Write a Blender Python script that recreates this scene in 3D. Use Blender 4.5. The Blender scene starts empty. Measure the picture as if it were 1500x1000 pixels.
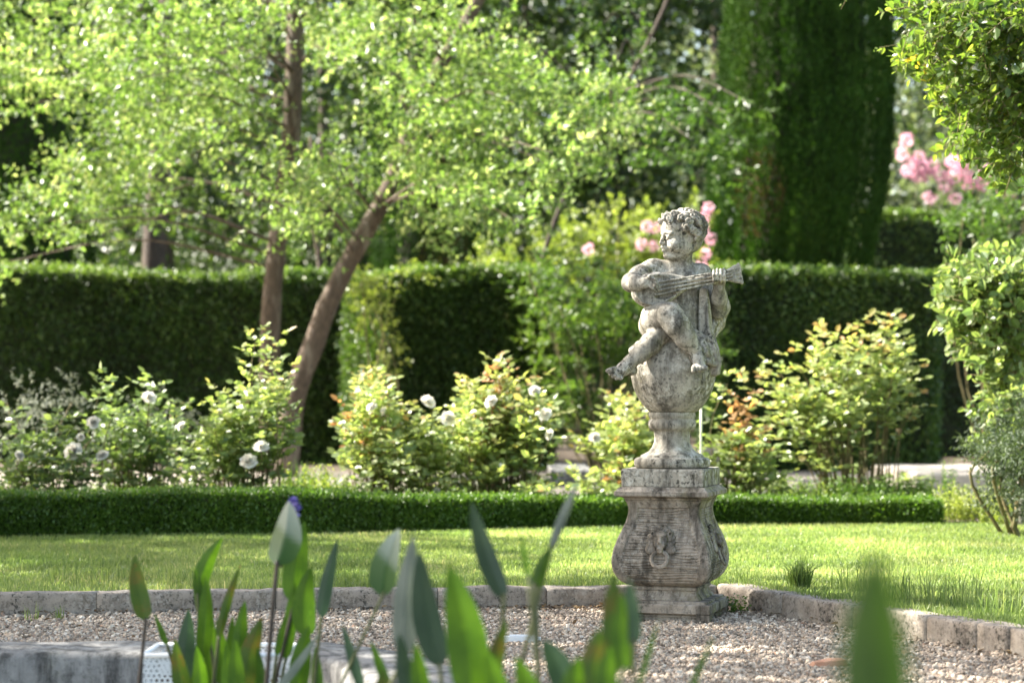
import bpy, math, random
import numpy as np

SC = bpy.context.scene
COL = SC.collection
RNG = np.random.default_rng(7)
random.seed(7)
F_PX, CAM_Z, HOR = 3000.0, 0.93, 575.0     # focal length in photo pixels, eye height, horizon row
LZ = 0.085                                 # level of the lawn and beds above the gravel court


def W(px, py, D):
    """pixel of the photograph at distance D -> point in the garden"""
    return np.array([(px - 750.0) / F_PX * D, D, CAM_Z + (HOR - py) / F_PX * D])


def nrm(a):
    a = np.asarray(a, float)
    return a / np.maximum(np.linalg.norm(a, axis=-1, keepdims=True), 1e-9)


# ------------------------------------------------------------------ mesh collecting
class MB:
    def __init__(s):
        s.V, s.Q, s.T, s.qa, s.ta, s.qm, s.tm, s.n = [], [], [], [], [], [], [], 0

    def add(s, V, Q=None, T=None, a=None, m=0):
        V = np.asarray(V, np.float32).reshape(-1, 3)
        if Q is not None and len(Q):
            Q = np.asarray(Q, np.int64).reshape(-1, 4)
            s.Q.append(Q + s.n)
            s.qa.append(np.broadcast_to(np.asarray(0.5 if a is None else a, np.float32), (len(Q),)))
            s.qm.append(np.full(len(Q), m, np.int32))
        if T is not None and len(T):
            T = np.asarray(T, np.int64).reshape(-1, 3)
            s.T.append(T + s.n)
            s.ta.append(np.broadcast_to(np.asarray(0.5 if a is None else a, np.float32), (len(T),)))
            s.tm.append(np.full(len(T), m, np.int32))
        s.V.append(V)
        s.n += len(V)

    def mesh(s, name, mats, smooth=True):
        me = bpy.data.meshes.new(name)
        V = np.concatenate(s.V)
        me.vertices.add(len(V))
        me.vertices.foreach_set('co', V.ravel())
        Q = np.concatenate(s.Q) if s.Q else np.zeros((0, 4), np.int64)
        T = np.concatenate(s.T) if s.T else np.zeros((0, 3), np.int64)
        idx = np.concatenate([Q.ravel(), T.ravel()]).astype(np.int32)
        tot = np.concatenate([np.full(len(Q), 4), np.full(len(T), 3)]).astype(np.int32)
        st = np.concatenate([[0], np.cumsum(tot)[:-1]]).astype(np.int32)
        me.loops.add(len(idx))
        me.loops.foreach_set('vertex_index', idx)
        me.polygons.add(len(tot))
        me.polygons.foreach_set('loop_start', st)
        me.polygons.foreach_set('loop_total', tot)
        me.polygons.foreach_set('use_smooth', np.full(len(tot), bool(smooth)))
        me.polygons.foreach_set('material_index', np.concatenate(s.qm + s.tm).astype(np.int32))
        at = me.attributes.new('rnd', 'FLOAT', 'FACE')
        at.data.foreach_set('value', np.concatenate(s.qa + s.ta).astype(np.float32))
        for m in (mats if isinstance(mats, (list, tuple)) else [mats]):
            me.materials.append(m)
        me.update(calc_edges=True)
        me.validate()
        return me

    def build(s, name, mats, parent=None, smooth=True, origin=None):
        if origin is not None:
            s.V = [v - np.asarray(origin, np.float32) for v in s.V]
        o = bpy.data.objects.new(name, s.mesh(name, mats, smooth))
        COL.objects.link(o)
        if origin is not None:
            o.location = [float(c) for c in origin]
        if parent is not None:
            o.parent = parent
            p = np.array(parent.location) if parent.parent is None else np.array(parent.location) + np.array(parent.parent.location)
            o.location = [float(c) for c in (np.array(o.location) - p)]
        return o


def tag(o, label=None, cat=None, group=None, kind=None):
    if label: o['label'] = label
    if cat: o['category'] = cat
    if group: o['group'] = group
    if kind: o['kind'] = kind
    return o


def thing(name, label, cat, loc, group=None):
    o = bpy.data.objects.new(name, None)
    o.empty_display_size = 0.1
    COL.objects.link(o)
    o.location = [float(c) for c in loc]
    return tag(o, label, cat, group)


# ------------------------------------------------------------------ shape helpers
def spline(P, n):
    P = np.asarray(P, float)
    if len(P) == 2:
        t = np.linspace(0, 1, n)[:, None]
        return P[0] * (1 - t) + P[1] * t
    A = np.vstack([2 * P[0] - P[1], P, 2 * P[-1] - P[-2]])
    out = []
    for u in np.linspace(0, len(P) - 1 - 1e-6, n):
        i = int(u); t = u - i
        p0, p1, p2, p3 = A[i], A[i + 1], A[i + 2], A[i + 3]
        out.append(.5 * ((2 * p1) + (-p0 + p2) * t + (2 * p0 - 5 * p1 + 4 * p2 - p3) * t * t + (-p0 + 3 * p1 - 3 * p2 + p3) * t ** 3))
    return np.array(out)


def tube(mb, P, r0, r1=None, n=6, seg=10, a=None, m=0, wob=0.0, rng=None):
    r1 = r0 if r1 is None else r1
    C = spline(P, seg)
    R = np.linspace(r0, r1, seg)
    Tn = nrm(np.gradient(C, axis=0))
    ref = np.array([0, 1.0, 0]) if abs(Tn[0][2]) > .5 else np.array([0, 0, 1.0])
    U = nrm(np.cross(Tn, ref)); Vv = np.cross(Tn, U)
    ang = np.linspace(0, 2 * math.pi, n, endpoint=False)
    rr = R[:, None] * np.ones(n)[None]
    if wob:
        rr = rr * (1 + wob * (rng.random((seg, n)) - .5))
    V = C[:, None] + rr[..., None] * (np.cos(ang)[None, :, None] * U[:, None] + np.sin(ang)[None, :, None] * Vv[:, None])
    Q = []
    for i in range(seg - 1):
        for j in range(n):
            k = (j + 1) % n
            Q.append((i * n + j, i * n + k, (i + 1) * n + k, (i + 1) * n + j))
    V = V.reshape(-1, 3)
    T = [(seg * n, (j + 1) % n, j) for j in range(n)] + [(seg * n + 1, (seg - 1) * n + j, (seg - 1) * n + (j + 1) % n) for j in range(n)]
    mb.add(np.vstack([V, C[:1], C[-1:]]), Q, T, a, m)


def lathe(mb, prof, c, n=64, a=None, m=0):
    """prof: (r, z) from bottom to top"""
    prof = np.asarray(prof, float)
    ang = np.linspace(0, 2 * math.pi, n, endpoint=False)
    V = np.stack([prof[:, 0:1] * np.cos(ang) + c[0], prof[:, 0:1] * np.sin(ang) + c[1], prof[:, 1:2] + 0 * ang + c[2]], -1)
    k = len(prof)
    Q = [(i * n + j, i * n + (j + 1) % n, (i + 1) * n + (j + 1) % n, (i + 1) * n + j) for i in range(k - 1) for j in range(n)]
    V = V.reshape(-1, 3)
    cb = np.array([[c[0], c[1], c[2] + prof[0, 1]], [c[0], c[1], c[2] + prof[-1, 1]]])
    T = [(k * n, (j + 1) % n, j) for j in range(n)] + [(k * n + 1, (k - 1) * n + j, (k - 1) * n + (j + 1) % n) for j in range(n)]
    mb.add(np.vstack([V, cb]), Q, T, a, m)


def boxm(mb, x0, x1, y0, y1, z0, z1, a=None, m=0):
    V = [(x, y, z) for z in (z0, z1) for y in (y0, y1) for x in (x0, x1)]
    mb.add(V, [(0, 2, 3, 1), (4, 5, 7, 6), (0, 1, 5, 4), (1, 3, 7, 5), (3, 2, 6, 7), (2, 0, 4, 6)], None, a, m)


def vnoise(P, scale, seed=0):
    """cheap smooth value noise in [0,1] for arrays of points"""
    P = np.asarray(P, float) * scale
    i = np.floor(P).astype(np.int64); f = P - i
    f = f * f * (3 - 2 * f)

    def h(ix, iy, iz):
        n = (ix * 374761393 + iy * 668265263 + iz * 2147483647 + seed * 974634) & 0xffffffff
        n = ((n ^ (n >> 13)) * 1274126177) & 0xffffffff
        return ((n ^ (n >> 16)) & 0xffff) / 65535.0
    r = 0
    for dx in (0, 1):
        for dy in (0, 1):
            for dz in (0, 1):
                w = (f[..., 0] if dx else 1 - f[..., 0]) * (f[..., 1] if dy else 1 - f[..., 1]) * (f[..., 2] if dz else 1 - f[..., 2])
                r = r + w * h(i[..., 0] + dx, i[..., 1] + dy, i[..., 2] + dz)
    return r


# leaf templates: x along, y across (unit width), z out of the blade
T6 = (np.array([[0, 0, 0], [.32, .5, .07], [.7, .40, .03], [1, 0, -.08], [.7, -.40, .03], [.32, -.5, .07]]), np.array([[0, 1, 2, 3], [0, 3, 4, 5]]))
T4 = (np.array([[0, 0, 0], [.5, .5, .05], [1, 0, 0], [.5, -.5, .05]]), np.array([[0, 1, 2, 3]]))


def put_leaves(mb, pos, axis, normal, L, wr, a, tpl=T6, m=0):
    pos = np.asarray(pos, float); N = len(pos)
    if N == 0: return
    ax = nrm(axis)
    b = nrm(np.cross(normal, ax)); nn = np.cross(ax, b)
    L = np.broadcast_to(np.asarray(L, float), (N,))[:, None, None]
    t, f = tpl
    V = pos[:, None] + L * (t[None, :, 0:1] * ax[:, None] + wr * t[None, :, 1:2] * b[:, None] + t[None, :, 2:3] * nn[:, None])
    k = len(t)
    Q = f[None] + (np.arange(N) * k)[:, None, None]
    a = np.broadcast_to(np.asarray(a, np.float32), (N,))
    mb.add(V.reshape(-1, 3), Q.reshape(-1, 4), None, np.repeat(a, len(f)), m)


def shoots(mb, rng, base, d, length, K, leaf, wr=.45, tint=(0, 1), spread=.9, tpl=T6, m=0, up=.5, tshift=None):
    """leafy shoots: base (M,3), directions, K leaves on each"""
    base = np.asarray(base, float); M = len(base)
    if M == 0: return
    d = nrm(d)
    length = np.broadcast_to(np.asarray(length, float), (M,))
    t = (np.arange(K) + .5)[None] / K + rng.normal(0, .04, (M, K))
    pos = base[:, None] + d[:, None] * (length[:, None] * t)[..., None]
    rnd = rng.normal(0, 1, (M, K, 3))
    side = nrm(rnd - (rnd * d[:, None]).sum(-1, keepdims=True) * d[:, None])
    ax = nrm(d[:, None] * (1 - spread * .6) + side * spread + rng.normal(0, .15, (M, K, 3)))
    n0 = rng.normal(0, .55, (M, K, 3)); n0[..., 2] += up
    L = leaf * (.65 + .6 * rng.random((M, K))) * (1 - .35 * np.abs(t - .4))
    tn = tint[0] + (tint[1] - tint[0]) * np.clip(rng.random((M, K)) * .75 + .25 * rng.random((M, 1)), 0, 1)
    if tshift is not None: tn = tn + tshift
    put_leaves(mb, pos.reshape(-1, 3), ax.reshape(-1, 3), n0.reshape(-1, 3), L.ravel(), wr, tn.ravel(), tpl, m)


def ball_points(rng, n, c, r, shell=.5):
    u = nrm(rng.normal(0, 1, (n, 3)))
    k = (shell + (1 - shell) * rng.random((n, 1))) ** .6
    return np.asarray(c) + u * k * np.asarray(r), u


# ------------------------------------------------------------------ materials
def mat_new(name):
    m = bpy.data.materials.new(name); m.use_nodes = True
    nt = m.node_tree
    for n in list(nt.nodes): nt.nodes.remove(n)
    out = nt.nodes.new('ShaderNodeOutputMaterial')
    return m, nt, out


def N(nt, typ, **kw):
    n = nt.nodes.new(typ)
    for k, v in kw.items():
        if k in n.inputs.keys(): n.inputs[k].default_value = v
        else: setattr(n, k, v)
    return n


def ramp(nt, stops, fac=None, interp='LINEAR'):
    r = nt.nodes.new('ShaderNodeValToRGB')
    r.color_ramp.interpolation = interp
    e = r.color_ramp.elements
    while len(e) < len(stops): e.new(.5)
    for i, (p, c) in enumerate(stops):
        e[i].position = p
        c = c if isinstance(c, (tuple, list)) else (c, c, c)
        e[i].color = (*c[:3], 1)
    if fac is not None: nt.links.new(fac, r.inputs[0])
    return r


def mixc(nt, fac, a, b, mode='MIX'):
    n = nt.nodes.new('ShaderNodeMix'); n.data_type = 'RGBA'; n.blend_type = mode
    for sock, v in ((n.inputs[0], fac), (n.inputs[6], a), (n.inputs[7], b)):
        if hasattr(v, 'is_linked'): nt.links.new(v, sock)
        elif isinstance(v, (int, float)): sock.default_value = v
        else: sock.default_value = (*v, 1)
    return n.outputs[2]


def leaf_mat(name, stops, trans=.45, tmul=(1.5, 1.6, .7), rough=.42, spec=.45, big=0.0):
    m, nt, out = mat_new(name)
    at = N(nt, 'ShaderNodeAttribute', attribute_name='rnd')
    c = ramp(nt, stops, at.outputs['Fac']).outputs[0]
    geo = N(nt, 'ShaderNodeNewGeometry')
    no = N(nt, 'ShaderNodeTexNoise', Scale=1.3, Detail=3.0)
    nt.links.new(geo.outputs['Position'], no.inputs['Vector'])
    v = ramp(nt, [(.3, .72), (.7, 1.25)], no.outputs['Fac']).outputs[0]
    c = mixc(nt, 1.0, c, v, 'MULTIPLY')
    p = N(nt, 'ShaderNodeBsdfPrincipled', Roughness=rough)
    p.inputs['Specular IOR Level'].default_value = spec
    nt.links.new(c, p.inputs['Base Color'])
    tr = N(nt, 'ShaderNodeBsdfTranslucent')
    nt.links.new(mixc(nt, 1.0, c, tmul, 'MULTIPLY'), tr.inputs['Color'])
    mx = N(nt, 'ShaderNodeMixShader'); mx.inputs[0].default_value = trans
    nt.links.new(p.outputs[0], mx.inputs[1]); nt.links.new(tr.outputs[0], mx.inputs[2])
    nt.links.new(mx.outputs[0], out.inputs[0])
    return m


def plain_mat(name, c1, c2, scale=8.0, rough=.85, bump=.3, bscale=None, detail=8.0, spec=.3, stretch=None, extra=None):
    m, nt, out = mat_new(name)
    geo = N(nt, 'ShaderNodeTexCoord')
    vec = geo.outputs['Object']
    if stretch:
        mp = N(nt, 'ShaderNodeMapping'); mp.inputs['Scale'].default_value = stretch
        nt.links.new(vec, mp.inputs[0]); vec = mp.outputs[0]
    no = N(nt, 'ShaderNodeTexNoise', Scale=scale, Detail=detail, Roughness=.65)
    nt.links.new(vec, no.inputs['Vector'])
    c = ramp(nt, [(.3, c1), (.7, c2)], no.outputs['Fac']).outputs[0]
    if extra:
        sc, lo, hi, col = extra
        n2 = N(nt, 'ShaderNodeTexNoise', Scale=sc, Detail=6.0, Roughness=.7)
        nt.links.new(vec, n2.inputs['Vector'])
        c = mixc(nt, ramp(nt, [(lo, 0.), (hi, 1.)], n2.outputs['Fac']).outputs[0], c, col)
    p = N(nt, 'ShaderNodeBsdfPrincipled', Roughness=rough)
    p.inputs['Specular IOR Level'].default_value = spec
    nt.links.new(c, p.inputs['Base Color'])
    if bump:
        n3 = N(nt, 'ShaderNodeTexNoise', Scale=bscale or scale * 4, Detail=8.0, Roughness=.7)
        nt.links.new(vec, n3.inputs['Vector'])
        b = N(nt, 'ShaderNodeBump', Strength=bump, Distance=.02)
        nt.links.new(n3.outputs['Fac'], b.inputs['Height'])
        nt.links.new(b.outputs[0], p.inputs['Normal'])
    nt.links.new(p.outputs[0], out.inputs[0])
    return m


def stone_mat(name, base=((.115, .104, .085), (.35, .32, .265)), pale=(.52, .495, .43), dark=(.04, .038, .032), moss=(.15, .145, .045),
              pale_amt=.85, dark_amt=.9, moss_amt=1.0, seed=0.0, streak=1.0):
    """old limestone: mottled, speckled with dark and pale lichen, moss colour strongest on faces turned right"""
    m, nt, out = mat_new(name)
    tc = N(nt, 'ShaderNodeTexCoord'); mp = N(nt, 'ShaderNodeMapping')
    mp.inputs['Location'].default_value = (seed, seed * 1.7, seed * .3)
    nt.links.new(tc.outputs['Object'], mp.inputs[0]); v = mp.outputs[0]

    def noise(sc, de=8.0, ro=.65, dist=0.0):
        n = N(nt, 'ShaderNodeTexNoise', Scale=sc, Detail=de, Roughness=ro, Distortion=dist)
        nt.links.new(v, n.inputs['Vector']); return n.outputs['Fac']

    def mul(a, b):
        q = N(nt, 'ShaderNodeMath', operation='MULTIPLY'); nt.links.new(a, q.inputs[0]); nt.links.new(b, q.inputs[1]); return q.outputs[0]
    c = ramp(nt, [(.33, base[0]), (.50, base[1]), (.68, tuple(x * 1.12 for x in base[1]))], noise(13, 12, .78)).outputs[0]
    ge = N(nt, 'ShaderNodeNewGeometry'); sx = N(nt, 'ShaderNodeSeparateXYZ')
    nt.links.new(ge.outputs['True Normal'], sx.inputs[0])
    ma = N(nt, 'ShaderNodeMath', operation='MULTIPLY_ADD'); ma.inputs[1].default_value = .5; ma.inputs[2].default_value = .5
    nt.links.new(sx.outputs[0], ma.inputs[0])
    side = ramp(nt, [(.55, 0.), (.92, 1.)], ma.outputs[0]).outputs[0]
    c = mixc(nt, mul(side, ramp(nt, [(.38, 0.), (.58, .85 * moss_amt)], noise(14, 8, .7, .3)).outputs[0]), c, moss)  # moss colour mixed in on faces turned right, broken up by noise
    c = mixc(nt, ramp(nt, [(.56, 0.), (.72, .5 * moss_amt)], noise(5.0, 8, .7)).outputs[0], c, moss)
    # crusts of pale lichen in fields, then dark speckle in fields
    c = mixc(nt, mul(ramp(nt, [(.40, 0.), (.58, 1.)], noise(7, 4, .6)).outputs[0], ramp(nt, [(.50, 0.), (.56, pale_amt)], noise(42, 10, .75, .2)).outputs[0]), c, pale)
    c = mixc(nt, mul(ramp(nt, [(.42, .15), (.60, 1.)], noise(6.3, 4, .6, .5)).outputs[0], ramp(nt, [(.52, 0.), (.58, dark_amt)], noise(58, 8, .72)).outputs[0]), c, dark)
    c = mixc(nt, ramp(nt, [(.60, 0.), (.64, .8 * dark_amt)], noise(24, 8, .75, .4)).outputs[0], c, dark)
    # rain streaks and soot running down the stone
    m2 = N(nt, 'ShaderNodeMapping'); m2.inputs['Scale'].default_value = (1, 1, .14)
    nt.links.new(v, m2.inputs[0])
    n5 = N(nt, 'ShaderNodeTexNoise', Scale=17.0, Detail=7.0, Roughness=.65); nt.links.new(m2.outputs[0], n5.inputs['Vector'])
    c = mixc(nt, streak, c, ramp(nt, [(.38, .34), (.52, .95), (.66, 1.15)], n5.outputs['Fac']).outputs[0], 'MULTIPLY')
    p = N(nt, 'ShaderNodeBsdfPrincipled', Roughness=.92)
    p.inputs['Specular IOR Level'].default_value = .2
    nt.links.new(c, p.inputs['Base Color'])
    b = N(nt, 'ShaderNodeBump', Strength=.6, Distance=.006)
    nt.links.new(noise(85, 10, .75), b.inputs['Height'])
    nt.links.new(b.outputs[0], p.inputs['Normal'])
    nt.links.new(p.outputs[0], out.inputs[0])
    return m


M = {}
M['statue'] = stone_mat('statue_stone')
M['plinth'] = stone_mat('plinth_stone', base=((.105, .088, .068), (.28, .24, .195)), pale=(.44, .41, .36), pale_amt=.5, dark_amt=.65, seed=3.1)
M['kerb'] = stone_mat('kerb_stone', base=((.075, .062, .052), (.28, .24, .20)), pale=(.44, .41, .36), pale_amt=.5, dark_amt=.95, moss_amt=.25, seed=7.7, streak=.25)
M['rim'] = stone_mat('pond_stone', base=((.10, .098, .092), (.21, .205, .195)), pale=(.32, .31, .29), pale_amt=.4, dark_amt=.5, moss_amt=.5, seed=5.2)
M['pave'] = plain_mat('pale_paving', (.30, .26, .21), (.48, .43, .36), 2.5, bump=.3, bscale=30)
M['pathmat'] = plain_mat('path_gravel', (.13, .11, .09), (.26, .225, .185), 4, bump=.5, bscale=60)
M['pond_dark'] = leaf_mat('pond_leaf_dark', [(0, (.014, .038, .006)), (1, (.030, .066, .009))], .3, (1.5, 1.5, .5), rough=.4)
M['soil'] = plain_mat('bed_soil', (.035, .026, .017), (.10, .075, .05), 5, bump=.8, bscale=25)
M['turf'] = plain_mat('turf', (.11, .155, .035), (.20, .24, .07), 9, bump=.6, bscale=60)
M['gravelbed'] = plain_mat('gravel_bed', (.17, .13, .10), (.33, .265, .21), 60, bump=.8, bscale=90)
M['bark'] = plain_mat('grey_brown_bark', (.035, .025, .018), (.16, .115, .08), 26, bump=1.0, bscale=40, stretch=(2.2, 2.2, .45), extra=(3.2, .52, .64, (.20, .165, .125)))
M['bark_dark'] = plain_mat('dark_bark', (.04, .03, .024), (.11, .085, .065), 8, bump=.9, bscale=22, stretch=(3, 3, .5))
M['cane'] = plain_mat('green_cane', (.07, .075, .025), (.16, .12, .06), 20, bump=.2)
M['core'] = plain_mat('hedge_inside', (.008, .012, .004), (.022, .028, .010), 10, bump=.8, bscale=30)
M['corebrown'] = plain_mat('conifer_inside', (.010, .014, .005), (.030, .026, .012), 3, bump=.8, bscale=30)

M['tree'] = leaf_mat('spring_leaf', [(0, (.042, .085, .015)), (.35, (.10, .175, .036)), (.7, (.20, .285, .085)), (1, (.42, .46, .23))], .45, (1.45, 1.48, .85), rough=.42, spec=.5)
M['back'] = leaf_mat('far_leaf', [(0, (.016, .034, .009)), (.6, (.038, .068, .016)), (1, (.075, .11, .026))], .33)
M['backgrey'] = leaf_mat('far_grey_leaf', [(0, (.08, .11, .07)), (.6, (.16, .20, .12)), (1, (.26, .29, .20))], .4)
M['conifer'] = leaf_mat('conifer_leaf', [(0, (.010, .030, .004)), (.5, (.032, .078, .009)), (.88, (.065, .115, .016)), (1, (.075, .055, .022))], .15, rough=.7, spec=.15)
M['hedge'] = leaf_mat('hedge_leaf', [(0, (.012, .032, .006)), (.5, (.040, .082, .014)), (.9, (.11, .165, .034)), (1, (.09, .065, .025))], .3, rough=.42, spec=.4)
M['box'] = leaf_mat('box_leaf', [(0, (.035, .080, .011)), (.55, (.075, .145, .02)), (1, (.16, .22, .04))], .36, rough=.42)
M['shrub'] = leaf_mat('shrub_leaf', [(0, (.035, .075, .013)), (.5, (.08, .14, .025)), (1, (.18, .24, .06))], .40)
M['rose'] = leaf_mat('rose_leaf', [(0, (.055, .10, .035)), (.35, (.12, .18, .06)), (.6, (.20, .265, .085)), (.85, (.31, .34, .12)), (1, (.34, .20, .09))], .5, (1.45, 1.45, .85), rough=.36, spec=.6)
M['roseorange'] = leaf_mat('young_rose_leaf', [(0, (.27, .22, .08)), (.5, (.36, .23, .10)), (1, (.38, .18, .09))], .45, (1.4, 1.25, .8), rough=.38)
M['silver'] = leaf_mat('silver_leaf', [(0, (.13, .15, .11)), (.6, (.21, .23, .18)), (1, (.33, .34, .28))], .25, (1.1, 1.1, .9), rough=.7)
M['sage'] = leaf_mat('sage_leaf', [(0, (.05, .075, .04)), (.6, (.10, .13, .075)), (1, (.17, .20, .13))], .3, rough=.6)
M['pale'] = leaf_mat('pale_leaf', [(0, (.10, .15, .025)), (.6, (.21, .25, .06)), (1, (.36, .38, .14))], .45)
M['climber'] = leaf_mat('climber_leaf', [(0, (.035, .07, .015)), (.45, (.10, .155, .035)), (.85, (.22, .26, .06)), (1, (.40, .29, .04))], .5, rough=.32, spec=.6)
M['grass'] = leaf_mat('grass_blade', [(0, (.075, .125, .03)), (.45, (.165, .23, .07)), (.85, (.30, .34, .14)), (1, (.45, .41, .23))], .5, (1.4, 1.4, .9), rough=.45)
M['petal'] = leaf_mat('white_petal', [(0, (.80, .75, .66)), (1, (.88, .87, .82))], .5, (1, .99, .95), rough=.6, spec=.2)
M['pink'] = leaf_mat('pink_petal', [(0, (.74, .36, .47)), (.6, (.84, .56, .63)), (1, (.88, .74, .77))], .45, (1, .93, .96), rough=.6, spec=.2)
M['beige'] = leaf_mat('cream_petal', [(0, (.62, .48, .36)), (1, (.80, .68, .55))], .3, (1, .95, .9), rough=.6, spec=.2)
M['violet'] = leaf_mat('violet_petal', [(0, (.09, .07, .28)), (1, (.22, .19, .50))], .3, (1, 1, 1), rough=.6, spec=.2)
M['pond_green'] = leaf_mat('pond_leaf_green', [(0, (.022, .060, .007)), (1, (.055, .115, .012))], .42, (1.5, 1.5, .5), rough=.38)
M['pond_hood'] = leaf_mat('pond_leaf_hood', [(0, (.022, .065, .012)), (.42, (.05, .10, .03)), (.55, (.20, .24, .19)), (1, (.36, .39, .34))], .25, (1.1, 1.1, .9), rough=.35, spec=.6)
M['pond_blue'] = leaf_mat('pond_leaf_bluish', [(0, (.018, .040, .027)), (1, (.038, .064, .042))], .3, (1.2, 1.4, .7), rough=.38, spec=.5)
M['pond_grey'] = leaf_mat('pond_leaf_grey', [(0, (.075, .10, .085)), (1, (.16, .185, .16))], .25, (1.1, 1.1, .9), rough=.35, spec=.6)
M['pond_rust'] = leaf_mat('pond_leaf_rusty', [(0, (.024, .060, .010)), (.65, (.042, .078, .012)), (.88, (.065, .068, .014)), (1, (.10, .06, .018))], .35, (1.4, 1.3, .6), rough=.4)
M['stalk'] = plain_mat('pond_stalk', (.05, .06, .025), (.10, .11, .04), 20, rough=.5, bump=.1)
M['stalk_dark'] = plain_mat('dark_stalk', (.03, .025, .022), (.06, .045, .035), 20, rough=.5, bump=.1)
M['white_plastic'] = plain_mat('white_plastic', (.60, .61, .62), (.74, .75, .76), 30, rough=.45, bump=.05)
M['black_metal'] = plain_mat('black_iron', (.012, .012, .013), (.03, .028, .026), 30, rough=.6, bump=.1)
M['terracotta'] = plain_mat('terracotta', (.30, .15, .09), (.42, .25, .17), 14, bump=.3)
M['bamboo'] = plain_mat('pale_cane', (.45, .48, .33), (.60, .60, .45), 20, bump=.1)
M['wood'] = plain_mat('grey_wood', (.15, .14, .125), (.30, .28, .25), 12, bump=.5, stretch=(4, 4, .4))

# water of the pond
_m, _nt, _o = mat_new('pond_water')
_p = N(_nt, 'ShaderNodeBsdfPrincipled', Roughness=.06)
_p.inputs['Base Color'].default_value = (.012, .018, .010, 1)
_n = N(_nt, 'ShaderNodeTexNoise', Scale=3.0, Detail=3.0)
_b = N(_nt, 'ShaderNodeBump', Strength=.15, Distance=.03)
_nt.links.new(_n.outputs['Fac'], _b.inputs['Height']); _nt.links.new(_b.outputs[0], _p.inputs['Normal'])
_nt.links.new(_p.outputs[0], _o.inputs[0])
M['water'] = _m


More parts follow.
